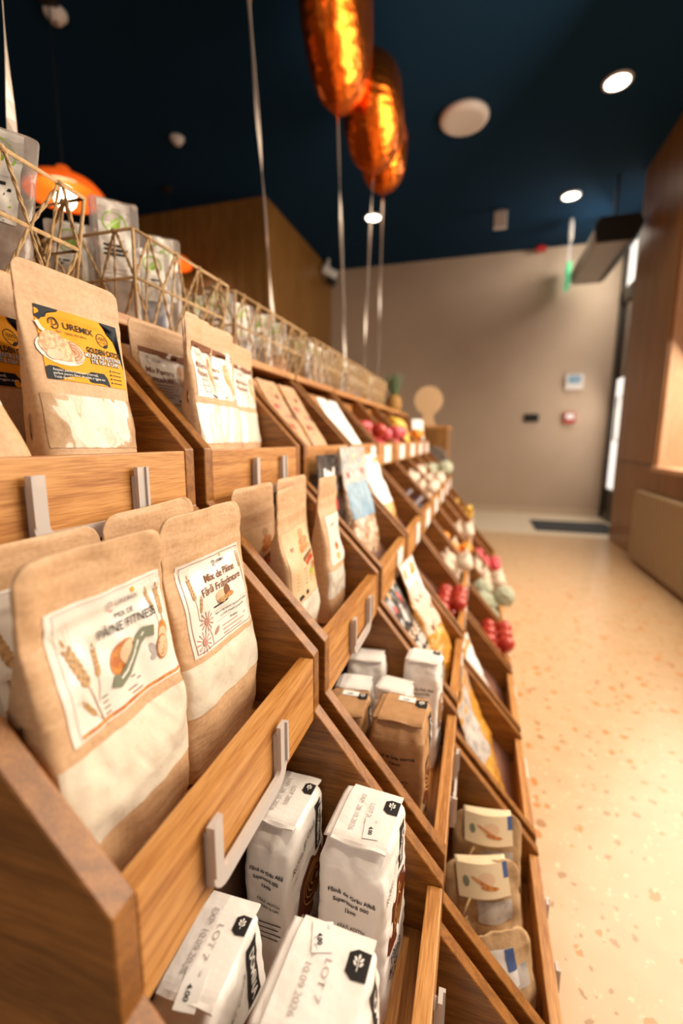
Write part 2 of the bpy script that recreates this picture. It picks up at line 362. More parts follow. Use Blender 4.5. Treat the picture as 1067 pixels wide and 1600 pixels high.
bm = bmesh.new(); tube_bm(bm, [(-.03, .99, 1.0), (-.075, .99, 1.0), (-.075, .99, 1.5), (-.03, .99, 1.5)], .011, 10); bmobj('door_handle', bm, M['greymetal'], dr, True)
struct(box('baseboard_far', -2.17, 6.60, FZ, 1.60, 6.62, FZ + .085, M['baseb'], None, .003))
struct(box('trim_2', -2.0, 5.1, FZ + .0005, 1.60, 6.60, FZ + .003, mat('pale_floor_border', (.78, .66, .50), .35, var=(30, 3, (.72, .60, .45), .4, .6))))
# ------------------------------------------------------------------ display modules
TX = [-.377, -.194, -.015, .168]; TZ = [-.015, -.285, -.58, -.87]; BH = .078
LEDX, LEDZ = -.56, .178
def zig():
    p = [(-.86, FZ), (-.86, LEDZ), (LEDX, LEDZ)]
    for x, z in zip(TX, TZ): p += [(x, z), (x, z - BH)]
    p += [(.14, FZ + .03), (.14, FZ)]
    return p
def holder_bm(bm, x, y0, y1, zt, zb):
    """U shaped frosted strip standing off the board"""
    w, r, n = .0155, .022, 5
    out = [(y0, zt)] + [(y0 + r - r * math.cos(a), zb + r - r * math.sin(a)) for a in [PI / 2 * i / n for i in range(n + 1)]]
    out += [(y1 - r + r * math.sin(a), zb + r - r * math.cos(a)) for a in [PI / 2 * i / n for i in range(n + 1)]] + [(y1, zt)]
    r2 = .007; yi0, yi1, zi = y0 + w, y1 - w, zb + .0150
    inn = [(yi0, zt)] + [(yi0 + r2 - r2 * math.cos(a), zi + r2 - r2 * math.sin(a)) for a in [PI / 2 * i / n for i in range(n + 1)]]
    inn += [(yi1 - r2 + r2 * math.sin(a), zi + r2 - r2 * math.cos(a)) for a in [PI / 2 * i / n for i in range(n + 1)]] + [(yi1, zt)]
    b2 = bmesh.new(); X0, X1 = x, x + .005; g = []
    for X in (X0, X1): g.append(([b2.verts.new((X, *p)) for p in out], [b2.verts.new((X, *p)) for p in inn]))
    N = len(out)
    for i in range(N - 1):
        (o0, i0), (o1, i1) = g
        b2.faces.new((o1[i], o1[i + 1], i1[i + 1], i1[i])); b2.faces.new((o0[i], i0[i], i0[i + 1], o0[i + 1]))
        b2.faces.new((o0[i], o0[i + 1], o1[i + 1], o1[i])); b2.faces.new((i0[i], i1[i], i1[i + 1], i0[i + 1]))
    for e in (0, N - 1): b2.faces.new((g[0][0][e], g[1][0][e], g[1][1][e], g[0][1][e]))
    bmesh.ops.recalc_face_normals(b2, faces=b2.faces[:])
    me = bpy.data.meshes.new('t'); b2.to_mesh(me); b2.free(); bm.from_mesh(me); bpy.data.meshes.remove(me)
    # raised lip along the outer rim of the uprights
    for ya, yb in ((y1 - .004, y1), (y0, y0 + .004)): box_bm(bm, x + .005, ya, zb + r, x + .0075, yb, zt)
    box_bm(bm, x - .004, y0 + .002, zb + .01, x, y0 + .016, zt - .01); box_bm(bm, x - .004, y1 - .016, zb + .01, x, y1 - .002, zt - .01)
def tray_line(t):   # lower front point and upper back point of the sloping inner tray
    x0, z0 = TX[t] - .035, TZ[t] - BH + .012; dx = .19 if t else .15; return x0, z0, x0 - dx, z0 + dx * 1.066
def tray(t):
    x0, z0, x1, z1 = tray_line(t); bm = bmesh.new(); prism_bm(bm, [(x0, z0), (x1, z1), (x1 - .006, z1 - .006), (x0 - .006, z0 - .006)], .021, MW - .021); return bmobj('sloped_tray', bm, M['tray'])
M['tray'] = mat('mauve_brown_tray', (.20, .09, .06), .5)
names = ['nearest the camera, cut by the photo edge', 'second from the camera, with brown flour bags low down', 'third from the camera, with header-card packs', 'fourth from the camera, with white packs on top',
         'fifth from the camera, red fruit on its top tier', 'sixth from the camera, yellow fruit on its top tier', 'seventh from the camera, garlic bags on its second tier', 'eighth from the camera, next to last', 'ninth and farthest, beside the wooden counter']
PITCH, MW = .39, .365
unit_mesh = {}
for i in range(9):
    u = thing('display_shelf', 'stepped oak display unit, ' + names[i], 'shelf', (0, .175 + PITCH * i, 0), group=None)
    def part(nm, fn, m):
        key = nm
        if key not in unit_mesh:
            o = fn(); unit_mesh[key] = o.data; o.parent = u; o.name = nm.split('#')[0]; return o
        o = bpy.data.objects.new(nm.split('#')[0], unit_mesh[key]); C.objects.link(o); o.parent = u; return o
    def side(y0):
        def f():
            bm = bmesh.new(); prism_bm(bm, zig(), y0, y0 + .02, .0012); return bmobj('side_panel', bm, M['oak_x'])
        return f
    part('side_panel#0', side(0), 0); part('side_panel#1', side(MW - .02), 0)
    for t in range(4):
        part('front_board#%d' % t, lambda: box('front_board', TX[t] - .02, .0205, TZ[t] - BH, TX[t] - .0005, MW - .0205, TZ[t] - .002, M['oak_y'], None, .0015), 0)
        xb = TX[t] - .25 if t else -.85
        part('bin_floor#%d' % t, lambda: box('bin_floor', xb, .0205, TZ[t] - BH - .012, TX[t] - .0005, MW - .0205, TZ[t] - BH - .0005, M['oak_y'], None), 0)
        if i >= 2: part('sloped_tray#%d' % t, lambda: tray(t), 0)
        if t: part('back_board#%d' % t, lambda: box('back_board', xb, .0205, TZ[t] - BH, xb + .012, MW - .0205, TZ[t - 1] - BH - .0125, M['dark_back'], None), 0)
    part('back_board#0', lambda: box('back_board', -.59, .0205, TZ[0] - BH, -.578, MW - .0205, LEDZ - .022, M['oak_y'], None), 0)
    part('ledge', lambda: box('ledge', -.86, -.006, LEDZ, -.552, MW + .006, LEDZ + .018, M['oak_y'], None, .002), 0)
    if i < 2:
        for t in range(4):
            bm = bmesh.new(); y0 = (.115, .09, .10, .09)[t] if i == 0 else (.14, .13, .13, .14)[t]
            holder_bm(bm, TX[t] + .004, y0, y0 + (.145 if i == 0 else .13), TZ[t] - .018, TZ[t] - .086)
            o = bmobj('label_holder', bm, M['acrylic'], u); o['label'] = 'frosted acrylic label holder'
    else:
        for t in range(4):
            if (i, t) in ((3, 0), (2, 1)): pass
            y0 = .20 if t else .26
            if i >= 4: y0 = .12
            o = box('price_card', TX[t] + .001, y0, TZ[t] - .082, TX[t] + .004, y0 + (.14 if i >= 4 else .08), TZ[t] - .012, M['card'], u, .001); o['label'] = 'white price card in a holder'
# ------------------------------------------------------------------ stand-up pouches
class Pouch:
    def __init__(s, W, H, D, p=3.2, seed=0, crumple=.0016, rc=.018, ztop=.80, curl=0):
        s.W, s.H, s.D, s.p, s.seed, s.c, s.rc, s.zt, s.curl = W, H, D, p, seed, crumple, rc, ztop, curl
    def hw(s, v):
        d = v - (s.H - s.rc)
        if d > 0: return s.W / 2 - s.rc + math.sqrt(max(0, s.rc ** 2 - d * d))
        return s.W / 2 * (1 - .02 * math.sin(PI * min(1, v / s.H)) ** 2)
    def half(s, q, v):
        t = v / s.H
        f = (.86 + .14 * sm(t / .12)) * (1 - .97 * max(0., min(1., (t - .30) / (s.zt - .30))) ** 1.35)
        g = max(0, 1 - abs(q) ** s.p) ** (1 / s.p)
        return s.D / 2 * f * g + .0007
    def pt(s, q, v, side=1, h=0):
        hw = s.hw(v); y = q * hw; t = v / s.H
        e = sm((1 - abs(q)) / .12)
        x = side * s.half(q, v)
        n = noise.noise(Vector((y * 22, v * 22, s.seed * 3.1))) * s.c * 2.2 + noise.noise(Vector((y * 60, v * 40, s.seed * 1.7 + 9))) * s.c * .9
        x += n * (.45 + .55 * e)
        # creases fanning in from the side seams
        x -= side * s.c * 4.0 * max(0., noise.noise(Vector((q * 2.2 + 3, v * 42 + q * 3, s.seed * 7.7))) - .12) * (1 - e * .72) * sm((.8 - t) / .2)
        if t > .84: x += side * .00045 * math.sin((t - .84) * s.H * 520)           # pressed seal ribs
        if .80 < t < .84: x += side * .0009 * math.sin((t - .80) / .04 * PI)
        x += s.curl * max(0, t - .75) ** 2
        z = v
        if t < .12: z += .006 * (abs(q) ** 2) * (1 - t / .12)
        return Vector((x + side * h, y, z))
    def map(s, u, v, h): return s.pt(max(-1, min(1, u / s.hw(v))), v, 1, h)
    def body(s, name, mt, parent, nu=30, nv=46):
        V, F = [], []
        qs = [math.sin(-PI / 2 + PI * i / nu) for i in range(nu + 1)]
        vs = [s.H * j / nv for j in range(nv - 4)] + [s.H - s.rc * (1 - a) for a in (.0, .3, .55, .78, .93, 1.0) if True]
        vs = sorted(set(vs)); n = len(vs)
        for side in (1, -1):
            for v in vs:
                for q in qs:
                    P = s.pt(q, v, side)
                    V.append(P)
        k = nu + 1
        for sd in range(2):
            b = sd * n * k
            for j in range(n - 1):
                for i in range(nu):
                    a = b + j * k + i; f = (a, a + 1, a + k + 1, a + k); F.append(f if sd == 0 else f[::-1])
        b = n * k
        for i in range(nu): F.append((i, b + i, b + i + 1, i + 1)); a = (n - 1) * k; F.append((a + i, a + i + 1, b + a + i + 1, b + a + i))
        for j in range(n - 1):
            F.append((j * k, (j + 1) * k, b + (j + 1) * k, b + j * k)); F.append((j * k + nu, b + j * k + nu, b + (j + 1) * k + nu, (j + 1) * k + nu))
        return mesh(name, V, F, mt, parent, smooth=True)
def pouch(P, label, loc, rz=0, lean=0, roll=0, window=None, wmat='flour', art=None, bodymat='kraft', group=None):
    t = thing('flour_pouch', label, 'pouch', loc, (roll, lean, rz), group)
    P.body('pouch_body', M[bodymat], t)
    if window:
        a = Art(); v0, v1, m = window; a.rect(-P.W / 2 + m, v0, P.W / 2 - m, v1, wmat, .0008, 36, 26); o = a.build('clear_window', P.map, t); o['label'] = 'clear window showing the flour inside'
    if art:
        a = Art(); art(a); o = a.build('printed_label', P.map, t)
    return t
def brand(a, cx, cy, w, m='ink', h=.0014):
    """logo: circled P, the rest of the word in small caps and a small smile"""
    s = w / 5.0
    a.ring(cx - w * .41, cy, s * .52, s * .10, m, h, -2.3, 3.4); a.ring(cx - w * .39, cy + s * .16, s * .28, s * .09, m, h, -1.9, 1.8); a.strip([(cx - w * .44, cy + s * .42), (cx - w * .44, cy - s * .55)], s * .10, m, h)
    a.ring(cx - w * .33, cy - s * .55, s * .24, s * .11, 'red', h, PI * 1.1, PI * 1.9)
    a.text('UREMIX', cx + w * .13, cy, s * .92, m, h, .01, width=w * .70)
def art_fitness(a, x0=-.053, y0=.148, x1=.066, y1=.243, dull=False):
    W, Hh = x1 - x0, y1 - y0
    X = lambda f: x0 + W * f
    Y = lambda f: y0 + Hh * f
    a.rect(x0, y0, x1, y1, 'label_dull' if dull else 'label', .0006, 20, 16)
    a.rect(X(.055), y0 + .001, X(.06), Y(.97), 'ink_grey', .0009, 1, 12); a.rect(X(.06), Y(.965), X(.96), Y(.972), 'ink_grey', .0009, 12, 1)
    a.rect(X(.07), Y(.015), X(.99), Y(.045), 'bread', .0009, 12, 1)
    a.wheat(X(.18), Y(.38), Hh * .38, .25); a.wheat(X(.27), Y(.40), Hh * .24, -.12); a.wheat(X(.20), Y(.12), Hh * .18, .55)
    a.wheat(X(.86), Y(.66), Hh * .22, .12); a.wheat(X(.93), Y(.60), Hh * .28, -.08); a.strip([(X(.92), Y(.4)), (X(.93), Y(.62))], .0007, 'wheat_dark', .001)
    brand(a, X(.60), Y(.86), W * .30, 'ink_grey')
    a.ell(X(.70), Y(.92), .0022, .0022, 'yellow', .0011)
    a.text('MIX DE', X(.60), Y(.755), .0062, 'ink'); a.text('PÂINE FITNESS', X(.60), Y(.67), .0100, 'ink', .0022, bold=.01, shear=.12, width=W * .52)
    # loaf, sliced face and sage ribbon
    a.ell(X(.50), Y(.42), W * .135, Hh * .115, 'bread', .0010, .5); a.ell(X(.56), Y(.43), W * .09, Hh * .10, 'crumb', .0013, .3)
    a.ell(X(.60), Y(.47), W * .012, W * .02, 'ink_brown', .0015)
    a.strip([(X(.37), Y(.28)), (X(.43), Y(.24)), (X(.50), Y(.28)), (X(.58), Y(.38)), (X(.65), Y(.47)), (X(.72), Y(.52)), (X(.80), Y(.50))], Hh * .10, 'ink_green', .0018)
    a.strip([(X(.44), Y(.26)), (X(.50), Y(.29)), (X(.58), Y(.385)), (X(.65), Y(.475)), (X(.71), Y(.525))], Hh * .018, 'ink_white', .0020)
    a.ell(X(.90), Y(.44), W * .055, Hh * .10, 'bread', .0010, -.3); a.ell(X(.885), Y(.40), W * .05, Hh * .085, 'crumb', .0013, -.3)
    a.ell(X(.86), Y(.31), W * .062, Hh * .115, 'bread', .0015, -.2); a.ell(X(.86), Y(.31), W * .052, Hh * .10, 'crumb', .0017, -.2)
    for k in range(7): a.ell(X(.83 + .02 * (k % 4)), Y(.25 + .028 * (k % 5)), .0007, .0010, 'bread', .0019, n=6)
    a.ell(X(.77), Y(.33), W * .03, Hh * .07, 'ink_grey', .0010, .4, 9); a.ell(X(.76), Y(.26), W * .03, Hh * .03, 'ink_grey', .0010, 0, 7)
    for k in range(4): a.strip([(X(.27), Y(.20 - .045 * k)), (X(.27 + .30 + .05 * (k % 2)), Y(.20 - .045 * k + .008))], .0011, 'ink_brown' if k else 'ink', .001)
def art_nofram(a, x0=-.057, y0=.139, x1=.063, y1=.235):
    W, Hh = x1 - x0, y1 - y0
    X = lambda f: x0 + W * f
    Y = lambda f: y0 + Hh * f
    a.rect(x0, y0, x1, y1, 'label', .0006, 20, 16); a.frame(X(.035), Y(.03), X(.975), Y(.965), .0007, 'ink_brown', .0010)
    a.wheat(X(.14), Y(.60), Hh * .26, .06); a.wheat(X(.19), Y(.44), Hh * .17, -.2); a.wheat(X(.95), Y(.70), Hh * .2, .1)
    brand(a, X(.60), Y(.885), W * .22); a.ell(X(.66), Y(.935), .0016, .0016, 'yellow', .0011)
    a.text('Mix de Pâine', X(.58), Y(.755), .0115, 'ink_brown', bold=.012, width=W * .50); a.text('Fără Frământare', X(.58), Y(.625), .0115, 'ink_brown', bold=.012, width=W * .68)
    a.ell(X(.52), Y(.49), W * .075, Hh * .075, 'crumb', .001); a.ell(X(.63), Y(.52), W * .055, Hh * .065, 'ink_brown', .0012); a.ell(X(.55), Y(.44), W * .09, Hh * .035, 'wheat', .0014); a.ell(X(.66), Y(.46), W * .06, Hh * .03, 'bread', .0014)
    a.strip([(X(.38), Y(.405)), (X(.55), Y(.405)), (X(.62), Y(.415))], .0016, 'navy', .0013)
    for yy in (.355, .235): a.strip([(X(.38), Y(yy)), (X(.94), Y(yy))], .0004, 'ink_rose', .001)
    a.text('Pâine cu ingrediente naturale pentru pâine', X(.66), Y(.325), .0040, 'ink', width=W * .54); a.text('cu crustă crocantă și miez pufos', X(.66), Y(.275), .0040, 'ink', width=W * .40)
    a.text('Beneficii:', X(.66), Y(.20), .0038, 'ink', width=W * .11)
    for k in range(3): a.strip([(X(.45), Y(.155 - .045 * k)), (X(.86 - .05 * k), Y(.155 - .045 * k))], .0010, 'ink_rose', .001)
    # flowers drawn in rose brown
    for cx, cy, r in ((.24, .31, .10), (.15, .12, .10)):
        for k in range(12):
            q = 2 * PI * k / 12; a.strip([(X(cx), Y(cy)), (X(cx) + W * r * math.cos(q), Y(cy) + W * r * .9 * math.sin(q))], [.0004, .0016], 'ink_rose', .001)
        a.ell(X(cx), Y(cy), W * r * .35, W * r * .33, 'ink_rose', .0012, n=10)
    a.strip([(X(.26), Y(.22)), (X(.28), Y(.12)), (X(.27), Y(.04))], .0009, 'ink_rose', .001); a.ell(X(.36), Y(.15), W * .05, W * .018, 'ink_rose', .001, .6)
def art_golden(a, x0=-.0470, y0=.152, x1=.0560, y1=.228, half=False):
    W, Hh = x1 - x0, y1 - y0
    X = lambda f: x0 + W * f
    Y = lambda f: y0 + Hh * f
    a.rect(x0, y0, x1, y1, 'yellow', .0006, 20, 16)
    a.blob([(X(0), Y(1)), (X(0), Y(.84)), (X(.04), Y(.80)), (X(.07), Y(.84)), (X(.11), Y(.86)), (X(.13), Y(.93)), (X(.24), Y(.97)), (X(.26), Y(1))], 'navy', .0010)
    a.blob([(X(.76), Y(1)), (X(.84), Y(.94)), (X(.88), Y(.84)), (X(.945), Y(.78)), (X(.95), Y(.62)), (X(.985), Y(.5)), (X(1), Y(.3)), (X(1), Y(1))], 'navy', .0010)
    a.blob([(X(0), Y(0)), (X(0), Y(.16)), (X(.04), Y(.19)), (X(.68), Y(.19)), (X(.72), Y(.12)), (X(.74), Y(0))], 'navy', .0010)
    a.ell(X(.20), Y(.42), W * .26, Hh * .20, 'plate', .0010, -.1); a.ell(X(.20), Y(.445), W * .23, Hh * .17, 'pasta_print', .0014, -.1)
    a.ell(X(.13), Y(.52), W * .14, Hh * .16, 'pasta_print', .0016); a.ell(X(.12), Y(.35), W * .09, Hh * .07, 'crumb', .0019)
    for k in range(7): a.ring(X(.32), Y(.42), W * (.03 + .017 * k), .0009, 'crumb' if k % 2 else 'bread', .0020 + .0001 * k, -1.4, 1.7, Hh * (.03 + .02 * k))
    a.strip([(X(0), Y(.78)), (X(.03), Y(.68)), (X(.06), Y(.66))], .004, 'plate', .0018)
    brand(a, X(.40), Y(.80), W * .52)
    a.text('CEREAL MIX BRAND', X(.42), Y(.69), .0036, 'ink', width=W * .26)
    a.ring(X(.76), Y(.72), W * .075, .0008, 'ink', .001); a.text('100%', X(.76), Y(.745), .0062, 'ink', width=W * .11); a.text('NATURAL', X(.76), Y(.685), .0028, 'ink'); a.ell(X(.79), Y(.635), W * .035, Hh * .025, 'ink', .0012, .5)
    a.text('GOLDEN CATCH', X(.74), Y(.525), .0088, 'ink', .0014, .03, width=W * .46)
    for k, (tx, ww) in enumerate((('MIX PENTRU PEȘTE PANÉ', .50), ('STIL FISH & CHIPS', .38))):
        a.text(tx, X(.72 + .01 * k), Y(.435 - .075 * k), .0068, 'ink', .0012, .06, width=W * (ww + .01)); a.text(tx, X(.72 + .01 * k), Y(.435 - .075 * k), .0066, 'ink_white', .0015, .01, width=W * (ww - .005))
    for k, tx in enumerate(('Amestec pentru crustă aurie și crocantă,', 'perfect pentru fileuri de pește, nuggets sau', 'fructe de mare')): a.text(tx, X(.07 + (.26, .30, .10)[k]), Y(.145 - .05 * k), .0040, 'ink_white', .0013, width=W * (.52, .60, .20)[k])
    for k in range(4): a.strip([(X(.80), Y(.25 - .06 * k)), (X(.93), Y(.25 - .06 * k))], .0009, 'ink', .0011); a.ell(X(.775), Y(.25 - .06 * k), .0011, .0011, 'ink', .0011, n=7)
def art_pancake(a, x0=-.055, y0=.118, x1=.055, y1=.212, dark=False):
    W, Hh = x1 - x0, y1 - y0
    X = lambda f: x0 + W * f
    Y = lambda f: y0 + Hh * f
    a.rect(x0, y0, x1, y1, 'label', .0006, 20, 14)
    a.blob([(X(0), Y(1)), (X(0), Y(.90)), (X(.15), Y(.92)), (X(.3), Y(.93)), (X(.45), Y(.88)), (X(.6), Y(.86)), (X(.8), Y(.88)), (X(1), Y(.84)), (X(1), Y(1))], 'ink_brown', .0010)
    brand(a, X(.30), Y(.80), W * .36, 'ink_grey')
    a.text('Mix Pentru', X(.35), Y(.60), .0125, 'ink_brown', bold=.012, width=W * .55); a.text('Pancakes', X(.32), Y(.45), .0125, 'ink_brown', bold=.012, width=W * .50)
    for k in range(5): a.strip([(X(.07), Y(.33 - .055 * k)), (X(.55 + .1 * (k % 2)), Y(.33 - .055 * k))], .0012, 'ink_brown', .001)
    a.ell(X(.84), Y(.55), W * .12, Hh * .24, 'crumb', .0010); a.ell(X(.82), Y(.68), W * .05, Hh * .09, 'pasta_print', .0014); a.ell(X(.90), Y(.30), W * .05, Hh * .16, 'gold', .0014); a.ell(X(.80), Y(.45), W * .05, Hh * .1, 'gold', .0013)
    a.strip([(X(.62), Y(.06)), (X(.99), Y(.03))], .003, 'navy', .0011)
def art_bread(a, x0=-.050, y0=.108, x1=.050, y1=.212):
    W, Hh = x1 - x0, y1 - y0; a.rect(x0 - .006, y0 - .006, x1 + .006, y1 + .004, 'kraft_light', .0005, 16, 14)
    X = lambda f: x0 + W * f
    Y = lambda f: y0 + Hh * f
    a.text('FIT', X(.17), Y(.76), .0085, 'ink_brown', .0008, .03)
    for cx, cy, rx, ry, m in ((.72, .92, .11, .07, 'wheat'), (.74, .80, .20, .06, 'bread'), (.70, .69, .23, .07, 'bread'), (.72, .60, .21, .05, 'crumb'), (.76, .50, .20, .05, 'bread')): a.ell(X(cx), Y(cy), W * rx, Hh * ry, m, .0007 + .0002 * cy, .1)
    a.strip([(X(.52), Y(.52)), (X(.70), Y(.55)), (X(.92), Y(.60))], .006, 'ink_brown', .0014); a.strip([(X(.60), Y(.44)), (X(.80), Y(.47)), (X(.93), Y(.50))], .006, 'red', .0015)
    a.ell(X(.87), Y(.17), W * .10, Hh * .12, 'gold', .0009, .2); a.ell(X(.85), Y(.26), W * .06, Hh * .05, 'green', .0011); a.ell(X(.92), Y(.34), W * .04, Hh * .09, 'bread', .0011); a.ell(X(.84), Y(.12), W * .06, Hh * .06, 'crumb', .0013)
    for k in range(5): a.strip([(X(.10), Y(.38 - .06 * k)), (X(.55), Y(.38 - .06 * k + .01))], .0012, 'ink_brown', .001)
    a.strip([(X(.12), Y(-.01)), (X(.52), Y(.02))], .0065, 'ink', .001)
def art_white(a, x0=-.032, y0=.120, x1=.042, y1=.215):
    W, Hh = x1 - x0, y1 - y0
    a.rect(x0, y0, x1, y1, 'label_dull', .0006, 14, 14)
    a.text('PÂINE', x0 + W * .4, y0 + Hh * .80, .0085, 'ink_brown', shear=.2)
    a.frame(x0 + W * .52, y0 + Hh * .52, x0 + W * .86, y0 + Hh * .68, .0009, 'ink_grey', .001)
    a.ell(x0 + W * .5, y0 + Hh * .33, W * .1, Hh * .09, 'bread', .001, .4); a.ell(x0 + W * .5, y0 + Hh * .13, W * .12, Hh * .08, 'gold', .001)
    a.strip([(x0 + W * .42, y0 + Hh * .70), (x0 + W * .5, y0 + Hh * .4)], .001, 'ink_brown', .001)
PH = .283
fl2 = TZ[1] - BH + .0005
# tier 2, nearest unit
pouch(Pouch(.142, PH, .072, 9, 1, .0022), 'large tan paper pouch with wheat and bread label, front left of the second tier', (-.293, .2700, fl2), 0, math.radians(3), math.radians(0), (.066, .139, .004), 'flour', art_fitness)
pouch(Pouch(.150, PH + .004, .062, 5, 2, .0020, .02), 'tan paper pouch with brown-framed flower label, right of the wheat-label pouch', (-.292, .4245, fl2), 0, math.radians(1.5), math.radians(.3), (.080, .133, .003), 'flour', art_nofram)
pouch(Pouch(.150, PH - .004, .045, 3.2, 3, .0018, .02), 'shaded wheat-label pouch at the left photo edge, behind the large tan pouch', (-.352, .2740, fl2), 0, math.radians(-1), 0, (.062, .132, .004), 'flour', lambda a: art_fitness(a, dull=True))
pouch(Pouch(.150, PH + .004, .045, 3.2, 4, .0018, .02), 'tan pouch showing only its folded top between the two second-tier label pouches', (-.350, .4350, fl2), 0, math.radians(-1), math.radians(2), (.07, .132, .004), 'flour', None)
# tier 1, nearest unit
fl1 = TZ[0] - BH + .0005
pouch(Pouch(.128, .270, .050, 3.4, 5, .0012, .012), 'tan pouch with bright yellow fried-food label on the top tier', (-.432, .4170, fl1), math.radians(-4), math.radians(-3), math.radians(-1), (.080, .137, .006), 'breading', art_golden)
pouch(Pouch(.150, .272, .045, 3.2, 6, .0014), 'shaded yellow-label pouch behind the bright yellow-label one', (-.486, .345, fl1), math.radians(2), math.radians(-4), 0, (.080, .130, .006), 'breading', lambda a: art_golden(a, -.045, .145, .070, .222))
pouch(Pouch(.120, .215, .055, 3.4, 7, .0016), 'plain tan pouch tilted left at the photo edge, top tier', (-.415, .2850, fl1 + .004), math.radians(-6), math.radians(-6), math.radians(17), (.105, .150, .004), 'flour', None)
# tier 1, second unit
pouch(Pouch(.150, .285, .055, 3.4, 8, .0014, .010), 'tan pouch with pancake label facing the aisle, largest of the pale-window group', (-.455, .7130, fl1), 0, 0, 0, (.085, .148, .004), 'flour_plain', lambda a: art_pancake(a, -.060, .160, .062, .245))
pouch(Pouch(.112, .275, .050, 3.4, 9, .0014, .010), 'tan pouch with pancake label, right end of the pale-window group', (-.470, .8460, fl1), math.radians(6), 0, 0, (.085, .145, .004), 'flour_plain', lambda a: art_pancake(a, -.050, .155, .050, .235))
pouch(Pouch(.080, .275, .050, 3.0, 10, .0020, .010), 'tan pouch turned edge-on beside the pancake-label pouches', (-.420, .6270, fl1), math.radians(6), 0, math.radians(0), (.085, .145, .004), 'flour_plain', lambda a: art_pancake(a, -.030, .155, .034, .235))
pouch(Pouch(.150, .275, .045, 3.2, 11, .0014, .012), 'shaded tan pouch with dark-topped label, back left of the second unit', (-.510, .668, fl1), 0, math.radians(-2), 0, (.085, .145, .004), 'flour_plain', lambda a: art_pancake(a, -.062, .150, .060, .235))
# tier 2, second unit
pouch(Pouch(.128, .286, .066, 5, 12, .0022, .010), 'tan pouch with bread-stack print and black strip, middle of the second unit', (-.295, .6800, fl2), math.radians(2), math.radians(1), math.radians(1), (.050, .100, .003), 'flour_plain', art_bread)
pouch(Pouch(.145, .286, .045, 3.4, 13, .0016, .014), 'shaded tan pouch with bread print, left of the bread-stack pouch', (-.352, .6640, fl2), 0, 0, 0, (.050, .10, .003), 'flour_plain', art_bread)
pouch(Pouch(.098, .290, .060, 5, 14, .0022, .004), 'narrow-looking tan pouch turned away, right of the bread-stack pouch', (-.286, .8330, fl2), math.radians(-2), math.radians(1), 0, (.055, .11, .003), 'flour_plain', art_white)
pouch(Pouch(.145, .288, .040, 3.4, 15, .0016, .014), 'tan pouch with only its top edge showing behind the bread-stack pouch', (-.352, .8250, fl2), 0, 0, 0, None, 'flour_plain', None)

# ------------------------------------------------------------------ brick-shaped flour bags
class Bag:
    def __init__(s, hx, hy, H, seed, r=.010): s.hx, s.hy, s.H, s.seed, s.r = hx, hy, H, seed, r
    def pt(s, p, n, h=0):
        r = s.r; hx, hy, H = s.hx, s.hy, s.H
        q = Vector((max(-hx + r, min(hx - r, p[0])), max(-hy + r, min(hy - r, p[1])), max(r * .5, min(H - r, p[2]))))
        d = Vector(p) - q
        P = q + (d.normalized() * r if d.length > 1e-6 else d)
        if n[2] > .5: P.z = max(P.z, H - r * .3) if abs(p[0]) < hx - r and abs(p[1]) < hy - r else P.z
        t = sm((P.z - (H - .045)) / .045)
        P.y *= 1 - .10 * t; P.x *= 1 - .07 * t
        e = max(0., (-P.y - hy * .52) / (hy * .48)) * sm((P.z - (H - .03)) / .03); P.z -= .020 * e; P.x *= 1 - .10 * e; P.z -= .006 * sm((P.y - hy * .6) / (hy * .4)) * sm((P.z - (H - .03)) / .03)
        P.x += .0040 * noise.noise(Vector((P.y * 26, P.z * 20, s.seed * 5.3))) * (1 if n[0] >= 0 else 1)
        P.y += .0042 * noise.noise(Vector((P.x * 30, P.z * 24, s.seed * 2.9 + 4)))
        P.y += .0030 * noise.noise(Vector((P.x * 70, P.z * 60, s.seed))) * (.4 + t); P.x += .0018 * noise.noise(Vector((P.y * 60, P.z * 70, s.seed + 2)))
        P.z += .0018 * noise.noise(Vector((P.x * 30, P.y * 26, s.seed + 8)))
        return P + Vector(n) * h
    def body(s, name, mt, parent):
        V, F = [], []
        def face(fn, n, nu, nv):
            b = len(V)
            for j in range(nv + 1):
                for i in range(nu + 1): V.append(s.pt(fn(i / nu, j / nv), n))
            for j in range(nv):
                for i in range(nu): a = b + j * (nu + 1) + i; F.append((a, a + 1, a + nu + 2, a + nu + 1))
        X, Y, H = s.hx, s.hy, s.H
        face(lambda u, v: (-X + 2 * X * u, -Y, H * v), (0, -1, 0), 22, 48); face(lambda u, v: (X - 2 * X * u, Y, H * v), (0, 1, 0), 14, 24)
        face(lambda u, v: (X, -Y + 2 * Y * u, H * v), (1, 0, 0), 32, 48); face(lambda u, v: (-X, Y - 2 * Y * u, H * v), (-1, 0, 0), 24, 24)
        face(lambda u, v: (-X + 2 * X * u, -Y + 2 * Y * v, H), (0, 0, 1), 22, 32); face(lambda u, v: (-X + 2 * X * u, Y - 2 * Y * v, 0), (0, 0, -1), 6, 8)
        return mesh(name, V, F, mt, parent, smooth=True)
    def side(s, u, v, h): return s.pt((s.hx, u, v), (1, 0, 0), h)
    def near(s, u, v, h): return s.pt((u, -s.hy, v), (0, -1, 0), h)
def flap_z(B, x, y):
    return B.H + .0030 + .0012 * noise.noise(Vector((x * 30, y * 22, B.seed + 3))) - .005 * sm((abs(y) - B.hy * .50) / (B.hy * .5))
